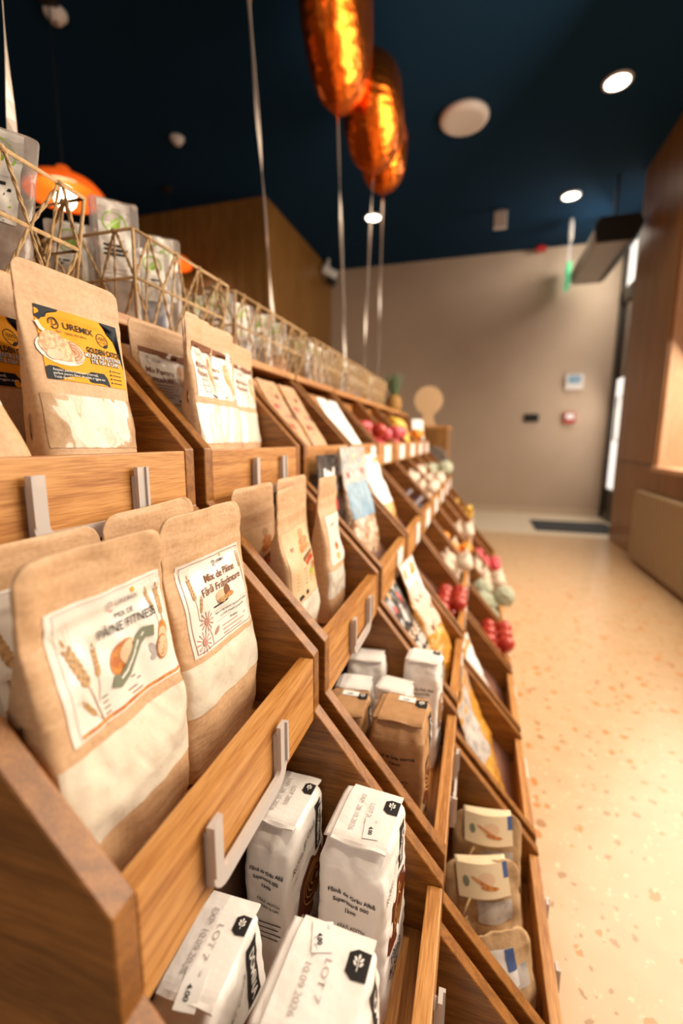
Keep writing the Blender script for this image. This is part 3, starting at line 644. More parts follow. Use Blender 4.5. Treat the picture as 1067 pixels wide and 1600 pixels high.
def flour_bag(B, label, loc, rz, lot, brown=False, sticker=None, white_simple=False, group=None, tiltx=0):
    t = thing('flour_bag', label, 'flour bag', loc, (0, tiltx, rz), group); pm = M['kraft_dark'] if brown else M['flourpaper']
    B.body('bag_body', pm, t)
    # folded top flap: two paper layers with a loose near edge
    V, F = [], []; fx0, fx1, fy0, fy1 = -B.hx * .72, B.hx * .88, -B.hy * .74, B.hy * .93
    nu, nv = 12, 22
    for L, (dz, sh) in enumerate(((0, 0), (-.0022, 0), )):
        for j in range(nv + 1):
            for i in range(nu + 1):
                x = fx0 + (fx1 - fx0) * i / nu; y = fy0 + (fy1 - fy0) * j / nv
                V.append((x, y, flap_z(B, x, y) + dz + (.0015 * math.sin(i / nu * PI * 2.2 + B.seed) if j == 0 else 0)))
    k = (nu + 1) * (nv + 1)
    for j in range(nv):
        for i in range(nu): a = j * (nu + 1) + i; F.append((a, a + 1, a + nu + 2, a + nu + 1)); F.append((a + k, a + k + nu + 1, a + k + nu + 2, a + k + 1))
    for i in range(nu): a = i; F.append((a, a + k, a + k + 1, a + 1)); a = nv * (nu + 1) + i; F.append((a, a + 1, a + k + 1, a + k))
    for j in range(nv): a = j * (nu + 1); F.append((a, a + nu + 1, a + k + nu + 1, a + k)); a += nu; F.append((a, a + k, a + k + nu + 1, a + nu + 1))
    mesh('folded_flap', V, F, pm, t, smooth=False)
    V, F = [], []; x0, x1 = -B.hx * .97, -B.hx * .60
    for j in range(nv + 1):
        for i in range(5): x = x0 + (x1 - x0) * i / 4; y = fy0 + .004 + (fy1 - fy0 - .006) * j / nv; V.append((x, y, flap_z(B, x, y) - .0018 - .002 * (1 - i / 4)))
    for j in range(nv):
        for i in range(4): a = j * 5 + i; F.append((a, a + 1, a + 6, a + 5))
    fo = mesh('under_fold', V, F, pm, t, smooth=True); so = fo.modifiers.new('s', 'SOLIDIFY'); so.thickness = .0012
    if white_simple: return t
    top = Art(); R = -PI / 2; hx, hy = B.hx, B.hy
    if lot:
        top.text(lot[0], hx * .10, hy * .10, .0085, 'ink_grey', .0008, -.004, R, width=hy * .56, sx=1); top.text(lot[1], -hx * .26, hy * .08, .0085, 'ink_grey', .0008, -.004, R, width=hy * 1.05)
    def tagp(cx, cy, s): return [(cx - s, cy + s * .8), (cx - s, cy - s * .8), (cx - s * .3, cy - s * 1.3), (cx + s, cy - s * 1.2), (cx + s, cy + s * 1.2), (cx - s * .3, cy + s * 1.3)]
    s = hx * .22; cx, cy = hx * .66, hy * .45
    top.blob(tagp(cx, cy, s), 'ink', .0007)
    for sx_, sy_ in ((0, .62), (-.28, .38), (.28, .38), (-.30, .02), (.30, .02)): top.ell(cx + s * sx_, cy + s * sy_, s * .12, s * .24, 'ink_white', .0012, -sx_ * 2.2, 8)
    top.strip([(cx, cy - s * .6), (cx, cy + s * .4)], s * .08, 'ink_white', .0013)
    if sticker:
        sx_, sy_, rot = sticker; top.rect(sx_ - .0095, sy_ - .0145, sx_ + .0095, sy_ + .0145, 'card', .0009, 2, 3, rot)
        top.text('4.00', sx_ - .001, sy_ - .004, .0062, 'navy', .0013, .02, R + rot); top.text('LEI', sx_ + .002, sy_ + .0095, .0034, 'ink_grey', .0013, 0, R + rot)
    top.build('top_print', lambda u, v, h: Vector((u, v, flap_z(B, u, v) + h)), t)
    nr = Art(); H = B.H; ik = 'ink'
    nr.text('Făină de Grâu Integrală' if brown else 'Făină de Grâu Albă', 0, H - .052, .0072, ik, .0010, .02, width=hx * 1.38)
    nr.text('1kg℮' if brown else 'Superioară 000', 0, H - .062, .0066, ik, .0010, .02, width=hx * (.4 if brown else 1.05))
    if not brown: nr.text('1kg℮', 0, H - .072, .0068, ik, .0010, .02)
    nr.text('FĂRĂ ADITIVI', .004, H - .092, .0052, ik, .0010, .01); nr.text('FĂRĂ E-URI', .004, H - .100, .0052, ik, .0010, .01)
    for k in range(4): nr.strip([(-hx * .55, H - .120 - .006 * k), (hx * (.55 - .1 * (k % 2)), H - .120 - .006 * k)], .0013, ik, .0009)
    nr.build('near_face_print', B.near, t)
    sd = Art()
    sd.rect(hy * .30, H - .075, hy * .66, H - .012, 'ink', .0007, 3, 6); sd.text('DOMINA', hy * .48, H - .045, .0125, 'ink_white', .0012, .03, -PI / 2, width=.050)
    sd.text('Rețeta din Casă', -hy * .35, H - .040, .0115, 'ink', .0010, -.004, .28, .35, width=hy * 1.15)
    P = [(hy * .75 * math.sin(i / 9 * PI), H - .066 - .05 * (i / 9)) for i in range(10)]
    sd.blob([(-hy * .75, H - .125), (-hy * .35, H - .085), (hy * .1, H - .075), (hy * .7, H - .085), (hy * .85, H - .11), (hy * .6, H - .14), (0, H - .150), (-hy * .5, H - .145)], 'swirl', .0007)
    for k in range(4): sd.ring(hy * .2, H - .110, .010 + .007 * k, .0016, 'gold', .0012 + .0002 * k, .5 * k, 4.6 + .5 * k, .007 + .006 * k)
    for k, tx in enumerate(('Făină', 'de Grâu', 'Albă')): sd.text(tx, -hy * .1, H - .158 - .013 * k, .014, 'ink', .0016, .02)
    sd.build('aisle_face_print', B.side, t)
    return t
fl3 = TZ[2] - BH + .0005
BG = Bag(.032, .054, .205, 1); LT1 = ('LOT 2801', 'EXP: 28.10.2026'); LT2 = ('LOT 7', 'EXP: 10.09.2026')
flour_bag(Bag(.0315, .052, .210, 1), 'white flour bag with handwriting on its side, back left beside the frosted holder', (-.2080, .4560, fl3), math.radians(-3), LT1)
flour_bag(Bag(.0400, .053, .212, 2), 'white flour bag standing highest, back right, with narrow price sticker', (-.1060, .4560, fl3), math.radians(-4), LT1, sticker=(.013, -.014, .15))
flour_bag(Bag(.0320, .054, .208, 3), 'white flour bag in front left corner with blue shadow along the board', (-.2080, .2830, fl3), math.radians(2), LT2, sticker=(.004, -.030, .1))
flour_bag(Bag(.0430, .056, .216, 4), 'white flour bag in front right, cut by the bottom edge of the photo', (-.1040, .2790, fl3), math.radians(-2), LT2, sticker=(-.008, .037, .35))
flour_bag(Bag(.0450, .050, .212, 5), 'brown paper flour bag facing the camera, right of the other brown one', (-.1000, .6860, fl3), math.radians(-2), None, True, sticker=(.004, .030, PI / 2))
flour_bag(Bag(.0400, .048, .205, 6), 'brown paper flour bag on the left, half hidden by the board above', (-.1980, .6880, fl3), math.radians(4), None, True, sticker=(.004, .028, PI / 2))
for (x, y, hx, hy, H, sd, rz, lab) in ((-.205, .868, .042, .036, .205, 7, 6, 'small white flour bag at the back left behind the brown bags'), (-.207, .782, .036, .034, .190, 8, 5, 'bluish-white flour bag under the board, left behind the brown bags'),
        (-.128, .786, .034, .034, .195, 9, -8, 'low white flour bag between the tall brown and white bags'), (-.084, .866, .036, .038, .222, 10, -3, 'tall white flour bag at the back right, in front of the golden pasta pack')):
    if sd in (9,): x = -.130
    flour_bag(Bag(hx, hy, H, sd), lab, (x, y, fl3), math.radians(rz), None, white_simple=(sd != 10))
# ------------------------------------------------------------------ packs with header cards
M['pasta'] = mat('golden_pasta_in_clear_film', (.80, .42, .07), .3, coat=.9, coatr=.08, bump=[(45, .8, .012)], var=(60, 3, (.62, .27, .03), .4, .6))
M['nut'] = mat('pale_snacks_in_clear_film', (.80, .62, .44), .3, coat=.9, coatr=.08, bump=[(40, .9, .012)], var=(50, 3, (.45, .24, .12), .42, .58))
M['seed'] = mat('brown_seeds_in_clear_film', (.22, .11, .05), .3, coat=.8, coatr=.1, bump=[(90, .6, .004)], var=(120, 3, (.40, .24, .13), .4, .6))
M['film'] = mat('clear_film', (.72, .64, .58), .25, coat=.8, coatr=.1, trans=.35, alpha=.55, bump=[(30, .6, .005)])
M['blackpack'] = mat('black_pack_print', (.02, .018, .018), .3, coat=.6, var=(60, 3, (.13, .12, .115), .5, .7))
M['bluecard'] = mat('blue_header_card', (.19, .34, .50), .5, var=(40, 3, (.30, .44, .56), .4, .6))
M['greycard'] = mat('grey_photo_card', (.55, .50, .46), .45, var=(45, 3, (.34, .32, .32), .45, .65))
M['stampcard'] = mat('tan_stamped_card', (.56, .33, .18), .5, var=(60, 3, (.30, .14, .08), .58, .70))
M['pinkcard'] = mat('pale_pink_card', (.80, .58, .44), .45, var=(70, 3, (.45, .22, .15), .60, .72))
M['navyblue'] = mat('navy_card_corner', (.07, .12, .30), .5)
M['burlap'] = mat('tan_burlap', (.48, .30, .15), .85, bump=[(500, .8, .001)], var=(70, 4, (.56, .37, .20), .4, .6))
M['mustard'] = mat('mustard_fabric', (.55, .30, .05), .8, bump=[(500, .8, .001)])
M['apple'] = mat('red_fruit_skin', (.42, .012, .010), .35, coat=.2, var=(9, 3, (.60, .12, .03), .5, .68))
M['pinkfruit'] = mat('pink_fruit_skin', (.66, .05, .10), .35, var=(10, 3, (.80, .32, .25), .5, .7))
M['banana'] = mat('banana_skin', (.85, .50, .03), .45, var=(12, 2, (.88, .62, .12), .4, .6))
M['garlic'] = mat('white_papery_skin', (.70, .58, .46), .5, var=(20, 2, (.60, .42, .32), .55, .7))
M['orange'] = mat('orange_fruit_skin', (.85, .30, .02), .4, bump=[(300, .4, .001)])
M['cabbage'] = mat('pale_green_leaf', (.50, .58, .36), .5, bump=[(22, .8, .01)], var=(14, 3, (.72, .72, .60), .4, .6))
M['purple'] = mat('dark_purple_skin', (.05, .012, .02), .35, coat=.3)
M['leaf'] = mat('grey_green_leaf', (.10, .19, .08), .5, var=(10, 2, (.22, .30, .20), .4, .6))
M['pine'] = mat('pineapple_rind', (.42, .22, .05), .6, bump=[(60, 1, .01)])
M['stem'] = mat('brown_stem', (.12, .06, .02), .7)
def pack(P, label, loc, rz, lean, roll, bodym, hdr=None, art=None, group=None, name='food_packet', cat='packet'):
    t = thing(name, label, cat, loc, (roll, lean, rz), group)
    P.body('packet_body', M[bodym], t, 22, 32)
    if hdr:
        f, m = hdr; a = Art(); a.rect(-P.W / 2 + .001, P.H * (1 - f), P.W / 2 - .001, P.H - .0015, m, .0012, 12, 10)
        if art: art(a, P)
        a.build('header_card', P.map, t)
    elif art:
        a = Art(); art(a, P); a.build('printed_label', P.map, t)
    return t
R = math.radians
def YY(i, f): return .175 + PITCH * i + f       # f in 0..365 within a unit
def flz(t): return TZ[t] - BH + .0006
def a_stamps(a, P):
    for k in range(7): a.ell(P.W * (-.28 + .19 * (k % 4)), P.H * (.45 + .12 * (k // 2)), .008, .010, ('ink_brown', 'red', 'ink_rose')[k % 3], .0015, .3 * k, 9)
def a_black(a, P):
    W, H = P.W, P.H
    a.rect(-W * .30, H * .84, W * .28, H * .90, 'card', .0015, 6, 2); a.rect(-W * .33, H * .70, W * .30, H * .76, 'greycard', .0015, 6, 2)
    a.ell(W * .22, H * .62, .008, .018, 'red', .0015); a.ell(W * .24, H * .70, .005, .009, 'gold', .0016); a.ell(-W * .25, H * .66, .005, .007, 'gold', .0016)
    for k in range(4): a.strip([(-W * .35 + .02 * k, H * (.62 - .09 * k)), (-W * .05 + .012 * k, H * (.52 - .08 * k)), (W * .10, H * (.40 - .05 * k))], [.003, .014, .004], 'greycard', .0012)
    a.text('KASE', 0, H * .26, .030, 'pinkcard', .0016, .03, .1)
    a.ell(-W * .1, H * .12, .018, .013, 'greycard', .0014)
# tier 1, third and fourth units: packs lying on the slope
pack(Pouch(.105, .25, .022, 3, 31, .0012, .004), 'tan stamped card pack on the top tier, left of two in the third unit', (-.388, YY(2, .09), flz(0) + .02), 0, R(-31), 0, 'pasta', (.80, 'stampcard'), a_stamps, 'tan stamped packs on the top tier')
pack(Pouch(.105, .25, .022, 3, 32, .0012, .004), 'tan stamped card pack on the top tier, right of two in the third unit', (-.388, YY(2, .215), flz(0) + .02), 0, R(-31), 0, 'pasta', (.80, 'stampcard'), a_stamps, 'tan stamped packs on the top tier')
pack(Pouch(.100, .24, .022, 3, 33, .0012, .004), 'white card pack on the top tier, left of two in the fourth unit', (-.388, YY(3, .10), flz(0) + .02), 0, R(-31), 0, 'pasta', (.78, 'card'), None, 'white packs on the top tier')
pack(Pouch(.100, .24, .022, 3, 34, .0012, .004), 'white card pack on the top tier, right of two in the fourth unit', (-.388, YY(3, .215), flz(0) + .02), 0, R(-31), 0, 'pasta', (.78, 'card'), None, 'white packs on the top tier')
# tier 2
pack(Pouch(.130, .325, .03, 3, 35, .0015, .004), 'black printed pack with red detail standing at the left of the third unit', (-.335, YY(2, .090), flz(1)), R(-4), R(-3), 0, 'blackpack', None, a_black)
def a_black2(a, P):
    W, H = P.W, P.H
    a.rect(-W * .3, H * .88, W * .3, H * .94, 'card', .0018, 6, 2); a.ell(W * .22, H * .76, .008, .018, 'red', .0018); a.ell(-W * .28, H * .74, .006, .010, 'red', .0018); a.ell(-W * .2, H * .84, .006, .008, 'gold', .0018)
    a.strip([(-W * .1, H * .84), (W * .05, H * .72), (-W * .1, H * .62)], .014, 'greycard', .0018)
    a.text('KASE', 0, H * .52, .034, 'pinkcard', .0020, .04); a.ell(-W * .15, H * .42, .018, .013, 'greycard', .002); a.ell(W * .12, H * .43, .022, .015, 'greycard', .002)
def a_blue(a, P):
    W, H = P.W, P.H
    a.rect(-W / 2 + .001, H * .72, W / 2 - .001, H - .002, 'greycard', .0016, 10, 8)
    for x, y, c in ((-.25, .86, 'pinkcard'), (.28, .85, 'pinkcard'), (-.3, .78, 'red'), (.3, .8, 'red'), (0, .78, 'card')): a.ell(W * x, H * y, .010, .009, c, .0022)
pack(Pouch(.170, .345, .055, 3, 36, .003, .004), 'clear bag of pale snacks under a blue and grey header card', (-.285, YY(2, .235), flz(1)), R(-8), R(-8), 0, 'nut', (.56, 'bluecard'), a_blue)
def a_lines(a, P):
    for k in range(7): a.strip([(-P.W * .3, P.H * (.9 - .05 * k)), (P.W * .3, P.H * (.9 - .05 * k))], .0018, 'ink_grey', .0018)
pack(Pouch(.165, .325, .055, 3, 37, .0035, .004), 'clear bag of golden pasta under a long white header card, fourth unit', (-.262, YY(3, .140), flz(1)), R(-5), R(-17), 0, 'pasta', (.54, 'card'), a_lines)
# tier 3
pack(Pouch(.150, .340, .040, 3, 38, .003, .004), 'clear bag with black pale-lettered card, slumped in the third unit', (-.062, YY(2, .102), flz(2) + .024), R(-2), R(-27), R(0), 'nut', (.64, 'blackpack'), lambda a, P: (a_black2(a, P)))
def a_cream(a, P):
    W, H = P.W, P.H
    a.rect(-W / 2 + .001, H * .80, W / 2 - .001, H - .002, 'card', .0018, 10, 6); a.rect(W * .25, H * .62, W / 2 - .001, H * .80, 'card', .0018, 4, 6)
    a_stamps(a, P)
pack(Pouch(.160, .345, .065, 3, 39, .004, .004), 'clear bag of golden pasta with cream card and torn white header, third unit', (-.058, YY(2, .258), flz(2)), R(-4), R(-21), 0, 'pasta', (.58, 'pinkcard'), a_cream)
# tier 4
pack(Pouch(.135, .330, .060, 3, 40, .004, .004), 'grey-and-gold clear pasta bag leaning low in the third unit', (.095, YY(2, .115), flz(3)), R(-5), R(-19), 0, 'pasta', (.5, 'greycard'), None)
pack(Pouch(.120, .320, .050, 3, 41, .004, .004), 'amber clear pasta bag behind the grey-and-gold one', (.085, YY(2, .260), flz(3)), R(-5), R(-19), 0, 'pasta', (.25, 'stampcard'), None)
pack(Pouch(.120, .320, .040, 3, 42, .004, .004), 'pack with long wavy white card low in the fourth unit', (.095, YY(3, .10), flz(3)), R(-5), R(-20), 0, 'pasta', (.72, 'card'), None)
flour_bag(Bag(.042, .040, .19, 43), 'white flour bag low in the nearest unit, only a corner showing at the bottom edge', (.055, .440, flz(3)), R(5), None, white_simple=True)
# burlap bags
def burlap(P, label, loc, rz, lean, roll, card, cw=.094):
    t = thing('burlap_bag', label, 'bag', loc, (roll, lean, rz), None)
    P.body('bag_body', M['burlap'], t, 24, 34)
    a = Art(); W, H = P.W, P.H
    a.rect(-W * .10, H * .46, W * .34, H * .66, 'greycard', .0009, 6, 6)
    a.build('blue_grey_patch', P.map, t)
    if not card:
        a = Art(); a.rect(-W * .30, H * .50, W * .16, H * .86, 'card', .0016, 8, 8); a.rect(W * .02, H * .66, W * .16, H * .86, 'navyblue', .0022, 4, 4); a.build('blue_white_label', P.map, t)
    if card:
        # card folded over the mouth of the bag
        V, F = [], []; n = 14; m = 12; CHT = .050
        for j in range(m + 1):
            s_ = j / m
            for i in range(n + 1):
                y = -cw / 2 + cw * i / n; bow = .010 * math.cos((i / n - .5) * PI)
                if s_ < .5: z = H * 1.02 - CHT + CHT * s_ * 2; x = .030 * (1 - s_ * 1.6) + bow
                else: z = H * 1.02 - CHT * .8 * (s_ - .5) * 2; x = -.006 - .030 * (s_ - .5) + bow * .3
                V.append((x, y, z))
        for j in range(m):
            for i in range(n): k = j * (n + 1) + i; F.append((k, k + 1, k + n + 2, k + n + 1))
        o = mesh('header_card', V, F, M['cream_card'], t, smooth=True); md = o.modifiers.new('s', 'SOLIDIFY'); md.thickness = .001
        b = Art()
        def mp(u, v, h):
            i = u / cw + .5; bow = .010 * math.cos((i - .5) * PI); s_ = v; return Vector((.030 * (1 - s_ * 1.6) + bow + h + .0004, u, H * 1.02 - CHT + CHT * s_ * 2))
        W = cw; b.rect(-W * .5, .02, W * .5, .48, 'cream_card', .0004, 14, 4); b.ell(W * .05, .27, .016, .10, 'crumb', .0008); b.ell(-W * .02, .22, .006, .10, 'bread', .0012, .2); b.ell(W * .10, .16, .014, .035, 'bread', .0012, .3); b.ell(-W * .34, .24, .006, .08, 'ink_green', .0008, 0, 7)
        b.rect(W * .40, .26, W * .50, .48, 'ink', .0006, 2, 2)
        b.mats = [M['navyblue'] if q is M['ink'] else q for q in b.mats]
        b.build('card_print', mp, t)
    bm = bmesh.new(); tube_bm(bm, [(.034, -W * .30, H * .72), (.045, -W * .42, H * .66), (.046, -W * .50, H * .56), (.036, -W * .46, H * .47), (.030, -W * .36, H * .50)], .0022, 6); bmobj('cord', bm, M['twine'], t, True)
    return t
burlap(Pouch(.140, .185, .085, 2.4, 51, .005, .03, .97), 'burlap bag with cream header card, uppermost and farthest of three in the bin', (.060, .850, flz(3)), R(-82), R(-8), 0, True)
burlap(Pouch(.145, .165, .090, 2.4, 52, .005, .03, .97), 'burlap bag with cream header card, middle of three in the bin', (.058, .755, flz(3)), R(-76), R(-10), R(3), True)
burlap(Pouch(.120, .130, .080, 2.2, 53, .004, .03, .97), 'burlap bag with white and blue label, nearest and lowest of three in the bin', (.085, .662, flz(3)), R(-60), R(-12), 0, False)
# ------------------------------------------------------------------ twine baskets and the packets in them
def strand(bm, pts, r, seg=10, twist=True, ph=0):
    pts = [Vector(p) for p in pts]; fine = []
    for a, b in zip(pts, pts[1:]):
        for k in range(seg): fine.append(a.lerp(b, k / seg))
    fine.append(pts[-1])
    if not twist: tube_bm(bm, fine, r, 5); return
    for s_ in (0, PI):
        q = []; L = 0
        for i, p in enumerate(fine):
            d = (fine[min(i + 1, len(fine) - 1)] - fine[max(i - 1, 0)]).normalized(); a = d.cross(Vector((1, 0, .1))).normalized(); b = d.cross(a)
            if i: L += (p - fine[i - 1]).length
            an = L * 420 + s_ + ph; q.append(p + (a * math.cos(an) + b * math.sin(an)) * r * .55)
        tube_bm(bm, q, r * .75, 4)
BX0, BX1, BZ0, BZ1 = -.825, -.590, LEDZ + .0195, .360
def basket(y0, y1, label, near):
    t = thing('twine_basket', label, 'basket', ((BX0 + BX1) / 2, (y0 + y1) / 2, BZ0), (0, 0, 0)); t['group'] = 'twine baskets on the ledge'; del t['group']
    hx, hy, H = (BX1 - BX0) / 2, (y1 - y0) / 2, BZ1 - BZ0; r = .0030
    bm = bmesh.new(); k = .012
    def loop(z, ins): return [(hx - ins, -hy + ins, z), (hx - ins, hy - ins, z), (-hx + ins, hy - ins, z), (-hx + ins, -hy + ins, z), (hx - ins, -hy + ins, z)]
    for z, ins in ((r, .018), (H * .52, .009), (H - r, 0)): strand(bm, loop(z, ins), r, 1, False)
    for sx, sy in ((1, 1), (1, -1), (-1, 1), (-1, -1)): tube_bm(bm, [(sx * (hx - .018), sy * (hy - .018), r), (sx * hx, sy * hy, H - r)], r, 5)
    for j in range(5): y = -hy + .03 + (2 * hy - .06) * j / 4; tube_bm(bm, [(-hx + .018, y, r), (hx - .018, y, r)], r * .8, 5)
    bmobj('wire_frame', bm, M['twine'], t, True)
    bm = bmesh.new(); rr = .0026 if near else .0033; sg = 8 if near else 2
    def fc(P0, P1):   # P(s,z): face from corner to corner
        def P(s_, z): ins = .018 * (1 - z / H); a = Vector(P0).lerp(Vector(P1), s_); c = Vector((0, 0, 0)); v = Vector((a.x * (1 - ins / hx), a.y * (1 - ins / hy), z)); return v
        L = (Vector(P0) - Vector(P1)).length; n = max(2, round(L / (.085 if near else .065))); ph = 0
        for i in range(n):
            s0, s1, sm_ = i / n, (i + 1) / n, (i + .5) / n
            strand(bm, [P(sm_, H - r), P(s0, H * .52), P(sm_, r)], rr, sg, near, i); strand(bm, [P(sm_ + .012, H - r), P(s1, H * .52), P(sm_ + .012, r)], rr, sg, near, i + 1)
            strand(bm, [P(sm_, H - r), P((s0 + sm_) / 2 + .01, r)], rr * .9, sg, near, i + 2)
            if near:
                for q in (P(sm_, H - r), P(sm_, r)): lathe_bm(bm, [(0, -.005), (.005, -.003), (.006, 0), (.005, .003), (0, .005)], 8, q)
    fc((hx, -hy, 0), (hx, hy, 0)); fc((-hx, -hy, 0), (-hx, hy, 0)); fc((-hx, hy, 0), (hx, hy, 0)); fc((-hx, -hy, 0), (hx, -hy, 0))
    bmobj('twine_weave', bm, M['twine'], t, True)
BK = [(.180, .600, 'nearest twine basket on the ledge, cut by the left photo edge'), (.700, 1.010, 'second twine basket from the camera on the ledge'), (1.045, 1.52, 'third twine basket on the ledge, over the pancake-label pouches'),
      (1.60, 1.99, 'fourth twine basket on the ledge'), (2.04, 2.50, 'fifth twine basket on the ledge'), (2.54, 2.95, 'sixth and farthest twine basket on the ledge')]
for i, (y0, y1, lab) in enumerate(BK): basket(y0, y1, lab, i < 3)
def a_leaf(a, P):
    W, H = P.W, P.H; w = W * .66
    a.rect(-w / 2, H * .40, w / 2, H * .985, 'label_dull', .0014, 10, 18)
    cx, cy, r = 0, H * .83, w * .36
    a.ring(cx, cy, r, .0026, 'green', .0020, -.4, 4.4); a.blob([(cx - r * .6, cy - r * .5), (cx - r * .2, cy + r * .2), (cx + r * .55, cy + r * .7), (cx + r * .45, cy - r * .2), (cx, cy - r * .6)], 'green', .0022); a.strip([(cx - r * .6, cy - r * .6), (cx, cy), (cx + r * .4, cy + r * .4)], .0012, 'ink_white', .0025)
    a.strip([(-w * .35, H * .70), (w * .30, H * .70)], .0012, 'ink_grey', .002)
    for k in range(3): a.strip([(-w * .38, H * (.655 - .035 * k)), (w * (.25 + .1 * (k % 2)), H * (.655 - .035 * k))], .0045, 'ink', .002); a.strip([(-w * .30 + .012 * k, H * (.655 - .035 * k)), (-w * .26 + .012 * k, H * (.655 - .035 * k))], .0055, 'ink_white', .0024)
    a.strip([(-w * .38, H * .51), (w * .38, H * .51)], .003, 'green', .002)
    for k in range(3): a.strip([(-w * .38, H * (.47 - .03 * k)), (w * .30, H * (.47 - .03 * k))], .0018, 'ink_grey', .002)
proto = {}
def clear_packet(label, x, y, rz, H=.235, content='seed', group=None, W=.085, tilt=0, lean=0):
    key = (H, content, W)
    if key not in proto:
        P = Pouch(W, H, .045, 3, len(proto) + 60, .004, .006); t = thing('clear_packet', label, 'packet', (x, y, LEDZ + .0195 + .004), (R(tilt), R(lean), R(rz)), group)
        P.body('film_bag', M['film'], t, 16, 24)
        Q = Pouch(W * .94, H * .62, .038, 3, len(proto) + 60, .004, .01); Q.body('contents', M[content], t, 12, 14)
        a = Art(); a_leaf(a, P); a.build('leaf_label', P.map, t); proto[key] = t; return t
    return dup(proto[key], (x, y, LEDZ + .0195 + .004), (R(tilt), R(lean), R(rz)), label, group)
clear_packet('clear packet with green-leaf label at the left photo edge, in the nearest basket', -.662, .492, -50, .218, 'seed', None, .100, -7, -4)
clear_packet('clear packet behind the lamp glow, at the far end of the nearest basket', -.765, .545, -60, .19, 'seed', None, .080)
clear_packet('clear packet with leaf label in a pale bag between the first two baskets, standing back', -.790, .760, -50, .215, 'nut', None, .085)
clear_packet('tall clear packet with leaf label at the near corner of the second basket', -.690, .770, -48, .245, 'seed', None, .085, 0, 0)
clear_packet('clear packet with leaf label at the middle of the second basket', -.680, .885, -46, .225, 'seed', None, .085)
M['bluebits'] = mat('blue_wrapped_sweets', (.10, .22, .45), .3, coat=.5, var=(60, 2, (.6, .6, .65), .4, .6))
clear_packet('small clear packet of blue wrapped sweets in the second basket', -.650, .820, -40, .17, 'bluebits', None, .07)
cn = ['seed', 'nut', 'orange', 'seed', 'bluebits', 'nut']
for b in range(2, 6):
    y0, y1, _ = BK[b]; n = 4
    for k in range(n * 2):
        y = y0 + .05 + (y1 - y0 - .10) * ((k // 2) + .5 * (k % 2)) / (n - .5)
        clear_packet('clear leaf-label packet in the %s basket, %s row, %s from the near end' % (('third', 'fourth', 'fifth', 'sixth')[b - 2], ('front', 'back')[k % 2], ('first', 'second', 'third', 'fourth')[k // 2]), -.665 - .085 * (k % 2), y, -45 + 12 * ((k * 7) % 3 - 1), (.175, .19)[k % 2], cn[(k + b) % 6], 'clear leaf-label packets in the %s basket' % ('third', 'fourth', 'fifth', 'sixth')[b - 2], .085)
# ------------------------------------------------------------------ fruit, vegetables and bags in the far bins
def fruit_mesh(kind):
    bm = bmesh.new(); st = bmesh.new()
    if kind in ('apple', 'pinkfruit', 'orange', 'purple'):
        lathe_bm(bm, [(0, -.80), (.25, -.92), (.60, -.80), (.90, -.35), (1, .10), (.88, .55), (.55, .86), (.25, .90), (.08, .80), (0, .70)], 16)
        tube_bm(st, [(0, 0, .72), (.03, .02, 1.0), (.10, .02, 1.18)], .05, 5)
    elif kind == 'garlic':
        lathe_bm(bm, [(0, -.75), (.4, -.80), (.85, -.55), (1, -.15), (.85, .3), (.45, .62), (.2, .9), (.14, 1.35), (0, 1.4)], 14)
        for v in bm.verts:
            a = math.atan2(v.co.y, v.co.x); v.co.x *= 1 + .06 * math.cos(7 * a); v.co.y *= 1 + .06 * math.cos(7 * a)
        lathe_bm(st, [(0, -.86), (.22, -.84), (.25, -.78), (0, -.76)], 8)
    elif kind == 'cabbage':
        bmesh.ops.create_icosphere(bm, subdivisions=4, radius=1)
        for v in bm.verts: v.co *= 1 + .10 * noise.noise(v.co * 2.2) + .04 * math.sin(8 * math.atan2(v.co.y, v.co.x) + 3 * v.co.z)
        lathe_bm(st, [(0, -1.15), (.22, -1.1), (.25, -.9), (0, -.85)], 8)
    elif kind == 'banana':
        n = 12; pts = [(1.9 * math.cos(a) - 1.9, 0, 1.9 * math.sin(a)) for a in [-.75 + 1.5 * i / n for i in range(n + 1)]]
        tube_bm(bm, pts, [.10, .26, .36, .41, .43, .44, .44, .43, .41, .37, .30, .18, .10], 7)
        tube_bm(st, [pts[-1], (pts[-1][0] - .12, 0, pts[-1][2] + .28)], .08, 5)
    return bm, st
fm = {}
def fruit(kind, label, cat, nm, loc, s, rot, group):
    if kind not in fm:
        bm, st = fruit_mesh(kind); me = bpy.data.meshes.new(nm); bm.to_mesh(me); bm.free(); me.materials.append(M[kind]); me.polygons.foreach_set('use_smooth', [True] * len(me.polygons))
        ms = bpy.data.meshes.new('stem'); st.to_mesh(ms); st.free(); ms.materials.append(M['stem']); fm[kind] = (me, ms)
    o = bpy.data.objects.new(nm, fm[kind][0]); C.objects.link(o); o.location = loc; o.rotation_euler = rot; o.scale = (s, s, s); tag(o, label, cat, group)
    q = bpy.data.objects.new('root_end' if kind in ('garlic', 'cabbage') else 'stem', fm[kind][1]); C.objects.link(q); q.parent = o
TN = ['top', 'second', 'third', 'bottom']; UN = ['first', 'second', 'third', 'fourth', 'fifth', 'sixth', 'seventh', 'eighth', 'ninth']
rnd = random.Random(3)
